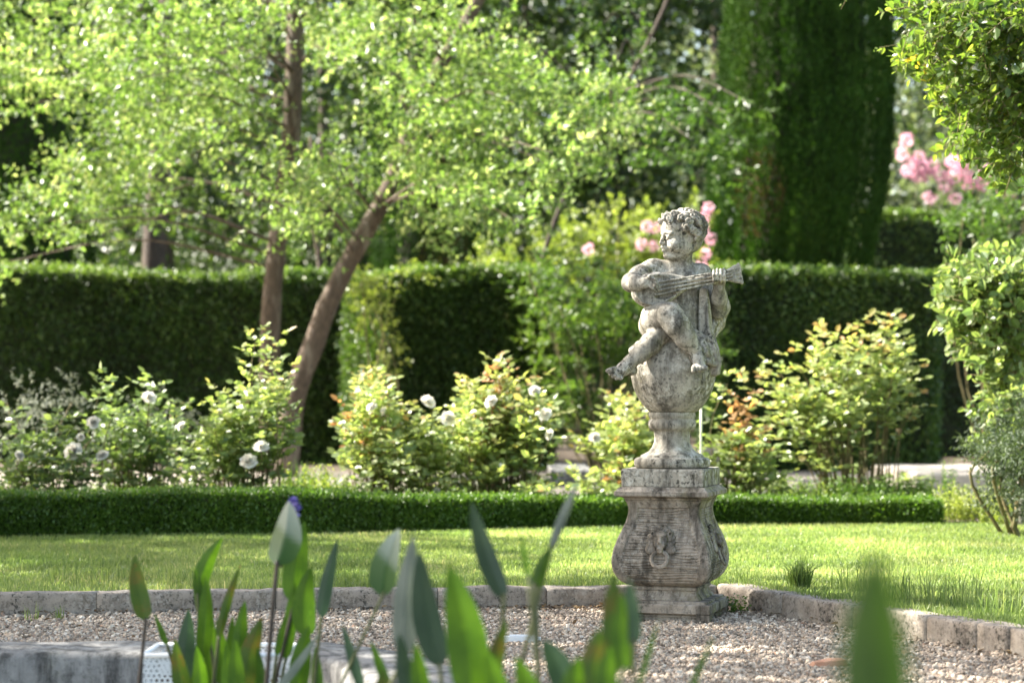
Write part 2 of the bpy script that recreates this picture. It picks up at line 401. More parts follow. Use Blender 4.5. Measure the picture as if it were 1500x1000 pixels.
# ------------------------------------------------------------------ sculpting: distance fields -> one continuous surface
class Field:
    def __init__(s, lo, hi, h):
        s.lo = np.array(lo, float); s.h = h
        s.n = np.ceil((np.array(hi) - s.lo) / h).astype(int) + 1
        s.F = np.full(s.n, 1.0, np.float32)

    def _box(s, lo, hi):
        a = np.maximum(np.floor((lo - s.lo) / s.h).astype(int), 0)
        b = np.minimum(np.ceil((hi - s.lo) / s.h).astype(int) + 1, s.n)
        if np.any(b <= a): return None
        g = [s.lo[i] + s.h * np.arange(a[i], b[i]) for i in range(3)]
        return tuple(slice(a[i], b[i]) for i in range(3)), np.stack(np.meshgrid(*g, indexing='ij'), -1)

    def op(s, lo, hi, fn, k, sub=False):
        r = s._box(np.asarray(lo) - 2 * k - 3 * s.h, np.asarray(hi) + 2 * k + 3 * s.h)
        if r is None: return
        sl, P = r
        d = fn(P).astype(np.float32); f = s.F[sl]
        if sub:
            d = -d; hh = np.clip(.5 - .5 * (d - f) / k, 0, 1) if k else None
            s.F[sl] = np.maximum(f, d) if not k else d * (1 - hh) + f * hh + k * hh * (1 - hh)
        elif k:
            hh = np.clip(.5 + .5 * (f - d) / k, 0, 1)
            s.F[sl] = f * (1 - hh) + d * hh - k * hh * (1 - hh)
        else:
            s.F[sl] = np.minimum(f, d)

    def cone(s, a, b, r1, r2=None, k=.012, sub=False):
        a = np.asarray(a, float); b = np.asarray(b, float); r2 = r1 if r2 is None else r2
        R = max(r1, r2); ba = b - a; bb = max(ba @ ba, 1e-12)

        def fn(P):
            t = np.clip(((P - a) @ ba) / bb, 0, 1)
            return np.linalg.norm(P - a - t[..., None] * ba, axis=-1) - (r1 + (r2 - r1) * t)
        s.op(np.minimum(a, b) - R, np.maximum(a, b) + R, fn, k, sub)

    def chain(s, pts, rad, k=.012, sub=False):
        for i in range(len(pts) - 1): s.cone(pts[i], pts[i + 1], rad[i], rad[i + 1], k, sub)

    def ell(s, c, r, k=.015, Rm=None, sub=False):
        c = np.asarray(c, float); r = np.asarray(r, float); R = max(r)
        Rm = np.eye(3) if Rm is None else np.asarray(Rm)      # rows = local axes

        def fn(P):
            q = (P - c) @ Rm.T
            k0 = np.linalg.norm(q / r, axis=-1); k1 = np.linalg.norm(q / r ** 2, axis=-1)
            return k0 * (k0 - 1) / np.maximum(k1, 1e-6)
        s.op(c - R, c + R, fn, k, sub)

    def torus(s, c, n, R, r, k=.004, sub=False):
        c = np.asarray(c, float); n = nrm(n)

        def fn(P):
            q = P - c; h = q @ n
            rad = np.linalg.norm(q - h[..., None] * n, axis=-1)
            return np.sqrt((rad - R) ** 2 + h * h) - r
        s.op(c - R - r, c + R + r, fn, k, sub)

    def surface(s):
        F = s.F; n = np.array(F.shape); ins = F < 0
        cs = tuple(n - 1)
        acc = np.zeros((*cs, 3), np.float32); cnt = np.zeros(cs, np.float32)
        corner = [(i, j, k) for i in (0, 1) for j in (0, 1) for k in (0, 1)]

        def sub(A, o): return A[o[0]:o[0] + cs[0], o[1]:o[1] + cs[1], o[2]:o[2] + cs[2]]
        for o in corner:
            for ax in range(3):
                if o[ax]: continue
                p = list(o); p[ax] = 1
                fa, fb = sub(F, o), sub(F, p)
                cr = (fa < 0) != (fb < 0)
                w = np.nonzero(cr)
                t = fa[w] / (fa[w] - fb[w])
                for q in range(3):
                    acc[w[0], w[1], w[2], q] += (o[q] + (t if q == ax else 0))
                cnt[w] += 1
        act = cnt > 0
        ids = np.full(cs, -1, np.int64); w = np.nonzero(act); ids[w] = np.arange(len(w[0]))
        V = (np.stack(w, -1) + acc[w] / cnt[w][:, None]) * s.h + s.lo
        Q = []
        for ax in range(3):
            u, v = [(1, 2), (2, 0), (0, 1)][ax]
            a = [slice(None)] * 3; b = [slice(None)] * 3
            a[ax] = slice(0, -1); b[ax] = slice(1, None)
            A = ins[tuple(a)]; B = ins[tuple(b)]
            e = np.stack(np.nonzero(A != B), -1)
            ok = (e[:, u] > 0) & (e[:, v] > 0) & (e[:, u] < n[u] - 1) & (e[:, v] < n[v] - 1)
            e = e[ok]; fl = A[tuple(e.T)]

            def cell(du, dv):
                c = e.copy(); c[:, u] += du; c[:, v] += dv
                return ids[tuple(c.T)]
            q = np.stack([cell(-1, -1), cell(0, -1), cell(0, 0), cell(-1, 0)], -1)
            q[~fl] = q[~fl][:, ::-1]
            Q.append(q)
        Q = np.concatenate(Q)
        return V, Q[(Q >= 0).all(1)]


# ================================================================== STATUE
SX, SD = (984.5 - 750) / F_PX * 8.5, 8.5
PXM = F_PX / SD                                # photo pixels per metre at the statue
ST_Z = CAM_Z + (HOR - 684.5) / PXM             # top of the slab the statue stands on
ZS = PXM * 3.332


def Z(zx, zy, y):                              # landmarks read off an enlarged view of the figure; y = depth
    return np.array([(zx - 415.0) / ZS, y, (1314.0 - zy) / ZS])


def sculpt_statue():
    root = thing('garden_statue', 'lichen covered stone putto playing a lute, seated on a globe on the pedestal', 'statue', (SX, SD, ST_Z))
    org = np.array([SX, SD, ST_Z])

    def emit(F, name, parent=root, mat='statue', smooth_it=2):
        V, Q = F.surface()
        for _ in range(smooth_it):              # light relaxation of the surface
            S = np.zeros_like(V); C = np.zeros(len(V))
            for i in range(4):
                np.add.at(S, Q[:, i], V[Q[:, (i + 1) % 4]]); np.add.at(C, Q[:, i], 1)
                np.add.at(S, Q[:, i], V[Q[:, (i + 3) % 4]]); np.add.at(C, Q[:, i], 1)
            V = V * .5 + .5 * S / np.maximum(C, 1)[:, None]
        mb = MB(); mb.add(V + org, Q)
        return mb.build(name, M[mat], parent, True, origin=org)

    # --- body of the child: one continuous surface
    B = Field((-.31, -.33, .33), (.27, .17, 1.10), .0024)
    pel = Z(425, 632, .03)
    B.ell(pel, (.098, .088, .066), .02)
    B.ell(Z(462, 560, .0), (.088, .082, .085), .03)            # belly
    B.ell(Z(452, 440, .02), (.098, .072, .098), .03)           # chest
    B.ell(Z(395, 400, -.035), (.042, .025, .032), .02); B.ell(Z(505, 400, -.03), (.040, .025, .032), .02)
    B.cone(Z(345, 350, .02), Z(550, 365, .03), .045, .042, .03)   # shoulders
    B.cone(Z(455, 350, .02), Z(468, 265, .0), .046, .040, .02)
    B.ell(Z(468, 592, -.083), (.006, .010, .006), .006, sub=True)   # navel
    # viewer's left arm: shoulder - elbow out to the left - hand on the strings
    B.chain([Z(318, 350, .005), Z(255, 385, -.045), Z(208, 418, -.09)], [.046, .042, .037], .02)
    B.chain([Z(208, 418, -.09), Z(235, 424, -.135), Z(268, 424, -.165)], [.037, .033, .024], .014)
    hand = Z(285, 424, -.172)
    B.ell(hand, (.021, .012, .021), .008)
    for i, (bx, by, mx, my, tx, ty, r) in enumerate([(297, 402, 316, 410, 334, 432, .0072), (301, 415, 320, 426, 336, 446, .0078), (299, 428, 316, 441, 330, 458, .0076), (292, 439, 306, 452, 318, 468, .0068)]):
        B.chain([Z(bx, by, -.180), Z(mx, my, -.194), Z(tx, ty, -.180)], [r - .0004, r - .0010, r - .0018], .0018)
    B.chain([Z(275, 412, -.176), Z(292, 394, -.186), Z(312, 391, -.184)], [.0088, .0078, .0062], .004)   # thumb
    # viewer's right arm: elbow low, forearm up, fingers round the neck of the lute
    B.chain([Z(565, 375, .035), Z(608, 470, .035), Z(640, 548, .005)], [.044, .041, .036], .02)
    B.chain([Z(640, 548, .005), Z(637, 495, -.045), Z(634, 440, -.088)], [.037, .034, .024], .014)
    B.ell(Z(632, 418, -.098), (.026, .014, .026), .010)
    for i, (bx, tx) in enumerate([(604, 600), (619, 616), (636, 633), (652, 650)]):
        ln = [0, -4, -3, 4][i]
        B.chain([Z(bx + 3, 424, -.108), Z(bx, 408, -.152), Z(tx, 386 + ln, -.160), Z(tx + 2, 362 + ln, -.148)], [.0068, .0066, .0063, .0056], .0016)
    B.chain([Z(622, 428, -.085), Z(645, 380, -.088), Z(655, 356, -.10)], [.010, .009, .0075], .005)
    # legs, crossed over the globe
    B.chain([Z(330, 618, .0), Z(338, 592, -.10), Z(384, 580, -.185)], [.068, .064, .052], .035)      # thigh, viewer's left
    B.chain([Z(390, 582, -.188), Z(420, 625, -.200), Z(462, 688, -.192), Z(522, 764, -.172)], [.050, .051, .043, .0275], .018)
    B.chain([Z(520, 760, -.172), Z(526, 792, -.186), Z(528, 824, -.208)], [.0275, .028, .025], .012)  # foot
    B.ell(Z(508, 778, -.150), (.024, .028, .026), .012)
    for i, tx in enumerate([495, 513, 528, 542, 555]):
        r = [.0098, .0080, .0076, .0072, .0066][i]
        B.chain([Z(tx * .8 + 105, 824, -.214), Z(tx, 834 - i * 1.5, -.238), Z(tx, 845 - i * 3, -.240)], [r * 1.05, r, r * .98], .0014)
    B.chain([Z(490, 640, -.02), Z(430, 655, -.09), Z(352, 662, -.125)], [.062, .052, .042], .02)    # other thigh
    B.ell(Z(338, 660, -.130), (.034, .034, .034), .015)
    B.chain([Z(340, 668, -.128), Z(298, 715, -.146), Z(255, 757, -.154), Z(196, 806, -.158)], [.041, .044, .037, .0265], .012)
    B.chain([Z(198, 806, -.156), Z(166, 836, -.166), Z(138, 853, -.176)], [.027, .027, .0225], .012)
    B.ell(Z(208, 842, -.140), (.024, .025, .022), .012)
    for i in range(5):
        r = [.0098, .0082, .0078, .0074, .0068][i]
        tx, ty = [(90, 845), (102, 859), (116, 872), (132, 882), (148, 886)][i]
        bx, by = [(124, 835), (128, 849), (137, 861), (148, 869), (160, 874)][i]
        B.chain([Z(bx, by, -.186), Z((bx + tx) / 2, (by + ty) / 2, -.198), Z(tx, ty, -.194)], [r * 1.05, r * 1.02, r * .98], .0014)
    # --- head, turned towards the left of the picture and tipped slightly down
    hc = Z(457, 184, -.012); hs = .93
    fw = nrm(np.array([-.92, -.385, -.07])); lt = nrm(np.cross(np.array([0, 0, 1.0]), fw)); up = np.cross(fw, lt)
    Rm = np.array([fw, lt, up])

    def Hd(f, l, u): return hc + hs * (f * fw + l * lt + u * up)
    B.ell(Hd(-.008, 0, .022), (.085, .072, .078), .012, Rm)
    B.ell(Hd(.036, 0, .040), (.046, .056, .042), .02, Rm)                          # forehead
    B.ell(Hd(.018, 0, -.040), (.058, .058, .052), .025, Rm)
    for sg in (-1, 1):
        B.ell(Hd(.046, sg * .037, -.040), (.034, .030, .032), .014, Rm)          # chubby cheeks
        B.ell(Hd(.0, sg * .040, -.052), (.04, .030, .036), .016, Rm)
        B.cone(Hd(.084, sg * .014, .014), Hd(.070, sg * .046, .010), .0070, .006, .009)  # brow
        B.ell(Hd(.090, sg * .028, -.004), (.013, .017, .0105), .006, Rm, True)     # socket
        B.ell(Hd(.0745, sg * .0285, -.005), (.0105, .0125, .0100), .002, Rm)
        B.cone(Hd(.0835, sg * .018, -.0125), Hd(.077, sg * .039, -.0115), .0028, .0024, .002)   # lids
        B.cone(Hd(.0855, sg * .018, .0035), Hd(.078, sg * .039, .0015), .0032, .0024, .002)
        B.ell(Hd(-.014, sg * .072, -.018), (.015, .007, .019), .004, Rm)
        B.ell(Hd(.0915, sg * .0095, -.0325), (.007, .0068, .0058), .004, Rm)       # nostril wings
    B.chain([Hd(.084, 0, .010), Hd(.092, 0, -.012), Hd(.1000, 0, -.0275)], [.0070, .0070, .0092], .006)
    B.ell(Hd(.078, 0, -.053), (.017, .024, .013), .010, Rm)
    B.chain([Hd(.083, -.017, -.0515), Hd(.0935, -.005, -.0475), Hd(.0935, .005, -.0475), Hd(.083, .017, -.0515)], [.004, .0064, .0064, .004], .003)
    B.chain([Hd(.083, -.012, -.0620), Hd(.0905, 0, -.0630), Hd(.083, .012, -.0620)], [.0048, .0075, .0048], .003)
    B.chain([Hd(.091, -.019, -.0560), Hd(.0995, 0, -.0552), Hd(.091, .019, -.0560)], [.0022, .0030, .0022], .002, True)
    B.ell(Hd(.072, 0, -.085), (.018, .020, .015), .010, Rm)
    B.ell(Hd(.036, 0, -.088), (.040, .036, .020), .018, Rm)
    body = emit(B, 'body', smooth_it=1)

    # --- curly hair: carved spiral locks over a cap
    Hr = Field(hc - .135, hc + .135, .0022)
    Hr.ell(Hd(-.020, 0, .034), (.080, .074, .066), .01, Rm)
    Hr.ell(Hd(-.042, 0, -.018), (.052, .068, .058), .02, Rm)
    Hr.ell(Hd(.088, 0, -.028), (.066, .078, .070), .008, Rm, True)    # keep the face clear
    rng = np.random.default_rng(12)
    for i in range(96):
        z = 1 - 2 * (i + .5) / 96; a = i * 2.39996
        q = np.array([math.sqrt(1 - z * z) * math.cos(a), math.sqrt(1 - z * z) * math.sin(a), z])   # f, l, u
        if q[2] < -.80: continue
        if q[0] > .50 and q[2] < .60: continue
        if q[0] > .40 and q[2] < .38: continue
        if q[0] > .06 and q[2] < -.22: continue
        q = nrm(q + rng.normal(0, .05, 3))
        low = max(0., -q[2])
        c = Hd(-.020 + q[0] * (.090 - .02 * low), q[1] * (.095 - .012 * low), .030 + q[2] * (.077 + .024 * low))
        nn = nrm(fw * q[0] + lt * q[1] + up * q[2] + rng.normal(0, .25, 3))
        e = nrm(np.cross(nn, rng.normal(0, 1, 3))); g = np.cross(nn, e); sg = 1 if rng.random() < .5 else -1
        R = rng.uniform(.0135, .0190); k = 11; tt = np.linspace(0, 1, k)
        pts = [c + e * R * (1 - .78 * t) * math.cos(sg * t * 8.2) + g * R * (1 - .78 * t) * math.sin(sg * t * 8.2) + nn * (.003 + .008 * t) for t in tt]
        pts = [pts[0] - e * R * .5 - up * R * .7 - nn * .006] + pts
        Hr.ell(c - nn * .006, (R * .75,) * 3, .004)
        Hr.chain(pts, [.0045] + [.0068 - .0018 * t for t in tt], .0014)
    for (f, l, u, R) in [(.060, -.014, .088, .0165), (.076, .012, .080, .0155), (.070, .036, .072, .014), (.048, .032, .090, .0165), (.080, -.022, .066, .013), (.040, -.03, .092, .015)]:   # forelock
        c = Hd(f, l, u); nn = nrm(lt * .9 + .4 * fw + .35 * up); e = nrm(np.cross(nn, up)); g = np.cross(nn, e)
        Hr.ell(c - nn * .003, (R * .8,) * 3, .004)
        tt = np.linspace(0, 1, 12)
        Hr.chain([c + e * R * (1 - .75 * t) * math.cos(t * 9 + l * 40) + g * R * (1 - .75 * t) * math.sin(t * 9 + l * 40) + nn * (R * .35 + .004 * t) for t in tt], [.0058 - .001 * t for t in tt], .0018)
    emit(Hr, 'hair', body, smooth_it=0)

    # --- lute
    L = Field((-.21, -.26, .60), (.33, -.02, .92), .0024)
    ax = nrm(Z(720, 384, 0) - Z(310, 462, 0)); ax = nrm(ax + np.array([0, .06, 0])); sd = nrm(np.array([-ax[2], 0, ax[0]])); fr = np.cross(ax, sd)
    if fr[1] > 0: fr = -fr
    RL = np.array([ax, sd, fr])
    c0 = Z(320, 452, -.112)

    def Lp(a, s_, f): return c0 + ax * a + sd * s_ + fr * f
    L.ell(Lp(.0, -.002, 0), (.098, .073, .050), .01, RL)
    L.ell(Lp(.075, .002, .004), (.075, .042, .034), .03, RL)

    def slab(P):                                       # flat sound board
        return (P - Lp(0, 0, .026)) @ fr
    sl = L._box(np.array([-.21, -.26, .60]), np.array([.33, -.02, .92]))
    L.F[sl[0]] = np.maximum(L.F[sl[0]], slab(sl[1]).astype(np.float32))
    L.torus(Lp(-.002, -.002, .025), fr, .070, .0, .001) if False else None
    for i in range(26):                                # raised edge of the sound board
        t0, t1 = 2 * math.pi * i / 26, 2 * math.pi * (i + 1) / 26
        L.cone(Lp(.082 * math.cos(t0), .060 * math.sin(t0) - .002, .026), Lp(.082 * math.cos(t1), .060 * math.sin(t1) - .002, .026), .0045, None, .004)
    L.cone(Lp(.05, .006, .005), Lp(.305, .006, .005), .019, .0165, .006)
    L.cone(Lp(.05, -.006, .005), Lp(.305, -.006, .005), .019, .0165, .006)
    for k, (s0, s1) in enumerate([(-.028, -.038), (-.014, -.019), (0, 0), (.014, .019), (.026, .034)]):   # flared head
        L.chain([Lp(.300, s0 * .5, .014), Lp(.335, s0, .014), Lp(.356, s1 * .95, .010)], [.0095, .0085, .0080], .0035)
    L.cone(Lp(.358, -.040, .010), Lp(.358, .036, .010), .0075, .0075, .003)
    L.ell(Lp(.036, -.032, .028), (.044, .014, .030), .003, RL, True)       # sound hole, seen below the strings
    L.ell(Lp(.02, .040, .026), (.012, .010, .010), .003, RL, True)
    L.torus(Lp(.02, .040, .026), fr, .017, .0035, .002)
    for k, s_ in enumerate((-.021, -.007, .007, .021)):
        L.chain([Lp(-.002, s_ * 1.2, .034), Lp(.12, s_ * 1.05, .034), Lp(.32, s_ * .9, .031)], [.0042, .0044, .0042], .0012)
    lute = emit(L, 'lute', smooth_it=1)

    # --- cloak and hanging cloth
    D = Field((-.02, -.26, .34), (.26, .16, .86), .003)
    back = [Z(590, 440, .06), Z(650, 470, .055), Z(664, 530, .05), Z(640, 610, .05), Z(585, 690, .04)]
    D.chain(back, [.030, .030, .032, .030, .026], .02)
    D.chain([Z(672, 458, .03), Z(684, 505, .035), Z(670, 570, .035), Z(625, 665, .02)], [.009, .010, .010, .012], .008)
    D.chain([Z(655, 520, .015), Z(640, 590, .015), Z(605, 665, .0)], [.008, .011, .012], .008)
    D.chain([Z(630, 560, .02), Z(610, 630, .0), Z(585, 690, -.02)], [.012, .014, .014], .008)
    for dx, dy, r in ((0, 0, .0115), (19, -.008, .0095), (-17, .000, .009), (8, .016, .016), (33, .004, .0085)):
        D.chain([Z(562 + dx * .5, 452, -.055 + dy), Z(560 + dx * .8, 540, -.075 + dy), Z(562 + dx, 640, -.085 + dy), Z(586 + dx * 1.1, 740, -.105 + dy), Z(606 + dx * .9, 810, -.098 + dy), Z(608 + dx * .7, 856, -.092 + dy)],
                [r, r, r * 1.1, r * 1.15, r, r * .9], .002)
    for (x0, y0, x1, y1, x2, y2, d, r) in ((505, 670, 545, 705, 590, 740, -.12, .012), (520, 655, 560, 690, 600, 700, -.10, .013), (530, 720, 565, 755, 595, 790, -.135, .013), (520, 700, 560, 730, 590, 760, -.13, .010), (545, 770, 575, 800, 605, 812, -.13, .012)):
        D.chain([Z(x0, y0, d), Z(x1, y1, d - .012), Z(x2, y2, d + .01)], [r * .8, r, r], .006)
    emit(D, 'drapery')
    T = Field((-.26, -.12, .40), (-.02, .04, .56), .003)       # hem of cloth behind the crossed shins
    for k in range(4):
        T.chain([Z(320, 690 + k * 8, -.03 - .012 * k), Z(250, 716 + k * 8, -.055 - .01 * k), Z(208, 742 + k * 4, -.066 - .008 * k)], [.016, .015, .009], .005)
    emit(T, 'cloth_hem')

    # --- globe on its turned foot
    g = MB()
    s = 1.0 / PXM

    def zz(py): return (684.5 - py) * s
    prof = [(56 * s - .012, 0.0005), (56 * s - .003, .006), (56 * s, zz(677)), (56 * s - .004, zz(671.5)), (50 * s, zz(669.5)), (46.5 * s, zz(669)), (46 * s, zz(666.5)), (42 * s, zz(664.5)),
            (35 * s, zz(661)), (29.5 * s, zz(655)), (26.5 * s, zz(648)), (25.8 * s, zz(640)), (26.5 * s, zz(633)), (27.5 * s, zz(630)), (31 * s, zz(629)), (34 * s, zz(626)), (35.5 * s, zz(621)),
            (34.5 * s, zz(616)), (32 * s, zz(613.5)), (33 * s, zz(612)), (34.5 * s, zz(609)), (34 * s, zz(604.5)), (33.5 * s, zz(603.5))]
    lathe(g, prof, org, 72)
    foot = g.build('globe_foot', M['statue'], root, True, origin=org)
    g = MB()
    gp = [(33 * s, zz(603.3)), (38 * s, zz(600)), (46 * s, zz(591)), (53 * s, zz(580)), (58.5 * s, zz(567)), (61.5 * s, zz(554)), (62.3 * s, zz(545)), (61.5 * s, zz(534)), (58 * s, zz(521)), (52 * s, zz(508.5)), (43 * s, zz(497.5)), (31 * s, zz(489)), (17 * s, zz(484.5)), (3 * s, zz(483))]
    gp = spline(np.array([[a, b, 0] for a, b in gp]), 50)[:, :2]
    lathe(g, gp, org + np.array([1.8 * s, 0, 0]), 96)
    g.build('globe', M['statue'], root, True, origin=org)
    return root


sculpt_statue()


# ================================================================== PEDESTAL
def pedestal():
    th = math.radians(17)
    root = thing('stone_pedestal', 'square baluster shaped stone pedestal with lion masks under the putto', 'pedestal', (SX - .004, SD, 0))
    o = np.array([SX - .004, SD, 0.])
    n1 = np.array([-math.sin(th), -math.cos(th), 0]); t1 = np.array([math.cos(th), -math.sin(th), 0])

    def ring(a, z, ch, m):
        """square ring, half side a, chamfer ch, m points per side"""
        P = []
        for k in range(4):
            n = [n1, t1, -n1, -t1][k]; t = [t1, -n1, -t1, n1][k]
            u = np.linspace(-(a - ch), a - ch, m)
            for x in u: P.append(n * a + t * x + np.array([0, 0, z]))
        return np.array(P)

    def loft(levels, name, parent, mat, m=2, smooth=False, fn=None):
        mb = MB(); R = [ring(a, z, ch, m) for a, z, ch in levels]
        if fn: R = [fn(r, lv) for r, lv in zip(R, levels)]
        k = 4 * m; V = np.concatenate(R) + o
        Q = [(i * k + j, i * k + (j + 1) % k, (i + 1) * k + (j + 1) % k, (i + 1) * k + j) for i in range(len(R) - 1) for j in range(k)]
        T = [(len(V), (j + 1) % k, j) for j in range(k)] + [(len(V) + 1, (len(R) - 1) * k + j, (len(R) - 1) * k + (j + 1) % k) for j in range(k)]
        mb.add(np.vstack([V, o + [0, 0, levels[0][1]], o + [0, 0, levels[-1][1]]]), Q, T)
        return mb.build(name, M[mat], parent, smooth, origin=o)
    s = 1 / PXM

    def z(py): return CAM_Z + (HOR - py) * s
    rg = np.random.default_rng(4)

    def rough(r, lv):
        return r + (vnoise(r * 1.0, 40, 3)[:, None] - .5) * .004 * nrm(r * [1, 1, 0]) + (vnoise(r, 18, 5)[:, None] - .5) * .005 * nrm(r * [1, 1, 0])
    # base: recessed riser with ridges, four corner feet, plate above
    loft([(.183, -.06, .002), (.183, .004, .002), (.187, .006, .002), (.187, .012, .002), (.183, .014, .002), (.183, .019, .002), (.187, .021, .002), (.187, .027, .002), (.184, .029, .002), (.184, .0335, .002)], 'riser', root, 'plinth', 20, fn=rough)
    for sx in (-1, 1):
        for sy in (-1, 1):
            mb = MB(); c = n1 * .1755 * sy + t1 * .1755 * sx
            V = np.array([c + n1 * a * .027 + t1 * b * .027 + np.array([0, 0, zz]) for zz in (-.06, .034) for a, b in ((-1, -1), (-1, 1), (1, 1), (1, -1))]) + o
            mb.add(V, [(3, 2, 1, 0), (4, 5, 6, 7), (0, 1, 5, 4), (1, 2, 6, 5), (2, 3, 7, 6), (3, 0, 4, 7)])
            mb.build('corner_foot', M['plinth'], root, False, origin=o)
    loft([(.199, .034, .003), (.204, .037, .003), (.204, .070, .003), (.200, .0735, .003), (.188, .074, .003), (.187, .082, .003), (.183, .084, .003)], 'base_plate', root, 'plinth', 20, fn=rough)
    loft([(.150, .0845, .004), (.148, .092, .004), (.141, .100, .004), (.135, .112, .004), (.134, .122, .004), (.140, .125, .004), (.1405, .136, .004), (.134, .1395, .004)], 'foot_moulding', root, 'plinth', 20, fn=rough)
    # body: bombe profile with a raised plain band along each corner and tooled panels
    bp = np.array([(.139, .1400, 0), (.160, .1500, 0), (.181, .168, 0), (.197, .195, 0), (.2045, .225, 0), (.205, .250, 0), (.200, .285, 0), (.188, .325, 0), (.172, .365, 0), (.158, .400, 0), (.150, .430, 0), (.1485, .455, 0), (.153, .476, 0), (.160, .490, 0)])
    pr = spline(bp, 130)
    mm = 44

    def panel(r, lv):
        a, zc, ch = lv
        out = r.copy()
        for k in range(4):
            n = [n1, t1, -n1, -t1][k]; t = [t1, -n1, -t1, n1][k]
            ii = np.arange(k * mm, (k + 1) * mm); u = (r[ii] @ t) / (a - ch)
            wid = 1 - .036 / a
            inp = np.clip((wid - np.abs(u)) / .035, 0, 1)
            inz = np.clip((zc - .158) / .008, 0, 1) * np.clip((.462 - zc) / .006, 0, 1)
            dep = inp * inz
            ro = zc * 92 + 1.3 * (vnoise(np.stack([r[ii] @ t * 9, 0 * u + zc * 60, 0 * u + k], -1), 1.0, 9) - .5)
            gr = (np.abs((ro % 1) - .5) * 2) ** 2.2 * .0060 * (.35 + 1.0 * vnoise(np.stack([r[ii] @ t * 30, 0 * u + zc * 40, 0 * u + k], -1), 1.0, 2))
            out[ii] += -n * (dep * (.0035 + gr))[:, None]
        return out + (vnoise(out, 60, 1)[:, None] - .5) * .0018 * nrm(out * [1, 1, 0])
    body = loft([(a, zc, .007) for a, zc, _ in pr], 'baluster_body', root, 'plinth', mm, False, panel)
    c = z(727)
    loft([(.158, .4905, .004), (.163, .495, .004), (.163, .499, .004), (.172, .503, .004), (.184, .5055, .004), (.194, .508, .004), (.1965, .512, .004), (.1965, .526, .004), (.192, .529, .004), (.184, .536, .004), (.176, .5455, .004)], 'cornice', root, 'plinth', 24, fn=rough)
    loft([(.1695, .5460, .004), (.1715, .550, .005), (.172, .610, .005), (.1685, ST_Z - .001, .005)], 'top_slab', root, 'statue', 24, fn=rough)
    # lion masks with rings
    F = Field((-.085, -.02, -.125), (.085, .065, .085), .0024)
    rg = np.random.default_rng(2)
    F.ell((0, .004, .004), (.050, .020, .056), .01)
    for i in range(34):                                     # wavy mane swept back round the face
        outer = i >= 16
        a = 2 * math.pi * ((i - 16) / 18 if outer else i / 16) + (.15 if outer else 0)
        if math.sin(a) < -.82: continue
        R = .047 if outer else .036
        p = np.array([math.cos(a) * R, .015 if outer else .022, math.sin(a) * R * 1.12 + .006])
        d = np.array([math.cos(a + .8), -.25, math.sin(a + .8)])
        F.chain([p, p + d * .010, p + d * .016], [.0062, .0058, .003], .006)
    F.ell((0, .030, .008), (.030, .018, .034), .006)           # face
    F.ell((0, .034, .034), (.020, .012, .014), .008)           # forehead
    for sg in (-1, 1):
        F.cone((sg * .004, .049, .021), (sg * .022, .042, .027), .0055, .005, .003)
        F.ell((sg * .0125, .049, .0135), (.008, .007, .006), .002, sub=True)
        F.ell((sg * .0125, .0435, .013), (.0055, .005, .0045), .001)
        F.ell((sg * .0115, .043, -.014), (.0135, .012, .012), .005)
        F.ell((sg * .036, .022, .036), (.010, .009, .012), .003)
        F.ell((sg * .037, .024, .036), (.005, .009, .007), .002, sub=True)
        F.ell((sg * .046, .016, -.028), (.017, .014, .020), .006)
    F.cone((0, .046, .020), (0, .057, -.004), .0058, .0090, .004)
    F.ell((0, .040, -.031), (.014, .012, .009), .004)
    F.cone((-.018, .054, -.0225), (.018, .054, -.0225), .0032, None, .0015, True)
    V, Q = F.surface()
    G = Field((-.06, -.01, -.13), (.06, .06, -.02), .0024)
    G.torus((0, .026, -.070), nrm(np.array([0, 1, .10])), .033, .0085, .004)
    G.ell((0, .036, -.038), (.012, .010, .010), .005)
    V2, Q2 = G.surface()
    zc = .318; ac = np.interp(zc, bp[:, 1], bp[:, 0])
    slope = math.atan2(np.interp(zc + .06, bp[:, 1], bp[:, 0]) - np.interp(zc - .06, bp[:, 1], bp[:, 0]), .12)
    for k in range(4):
        n = [n1, t1, -n1, -t1][k]; t = [t1, -n1, -t1, n1][k]
        upv = np.array([0, 0, 1.0]) * math.cos(slope) + n * math.sin(slope); out = np.cross(t, upv) * 1.0
        if out @ n < 0: out = -out
        c = o + n * (ac - .012) + np.array([0, 0, zc])

        def place(V): return c + V[:, 0:1] * t + V[:, 1:2] * .66 * out + V[:, 2:3] * upv
        fl = (np.dot(np.cross(t, out), upv) < 0)
        mb = MB(); mb.add(place(V), Q[:, ::-1] if fl else Q)
        mk = mb.build('lion_mask', M['plinth'], root, True, origin=c)
        mb = MB(); mb.add(place(V2), Q2[:, ::-1] if fl else Q2)
        mb.build('ring', M['plinth'], mk, True, origin=c)


pedestal()


# ================================================================== THE SETTING
def struct(mb, name, mat, smooth=False):
    return tag(mb.build(name, mat, None, smooth), kind='structure')


def poly_sheet(name, pts, z, mat):
    me = bpy.data.meshes.new(name)
    import bmesh
    bm = bmesh.new()
    f = bm.faces.new([bm.verts.new((p[0], p[1], z)) for p in pts])
    if f.normal.z < 0: f.normal_flip()
    f.normal_update()
    if f.normal.z < 0: f.normal_flip()
    bmesh.ops.triangulate(bm, faces=bm.faces[:])
    bm.to_mesh(me); bm.free()
    me.materials.append(mat)
    o = bpy.data.objects.new(name, me); COL.objects.link(o)
    return tag(o, kind='structure')


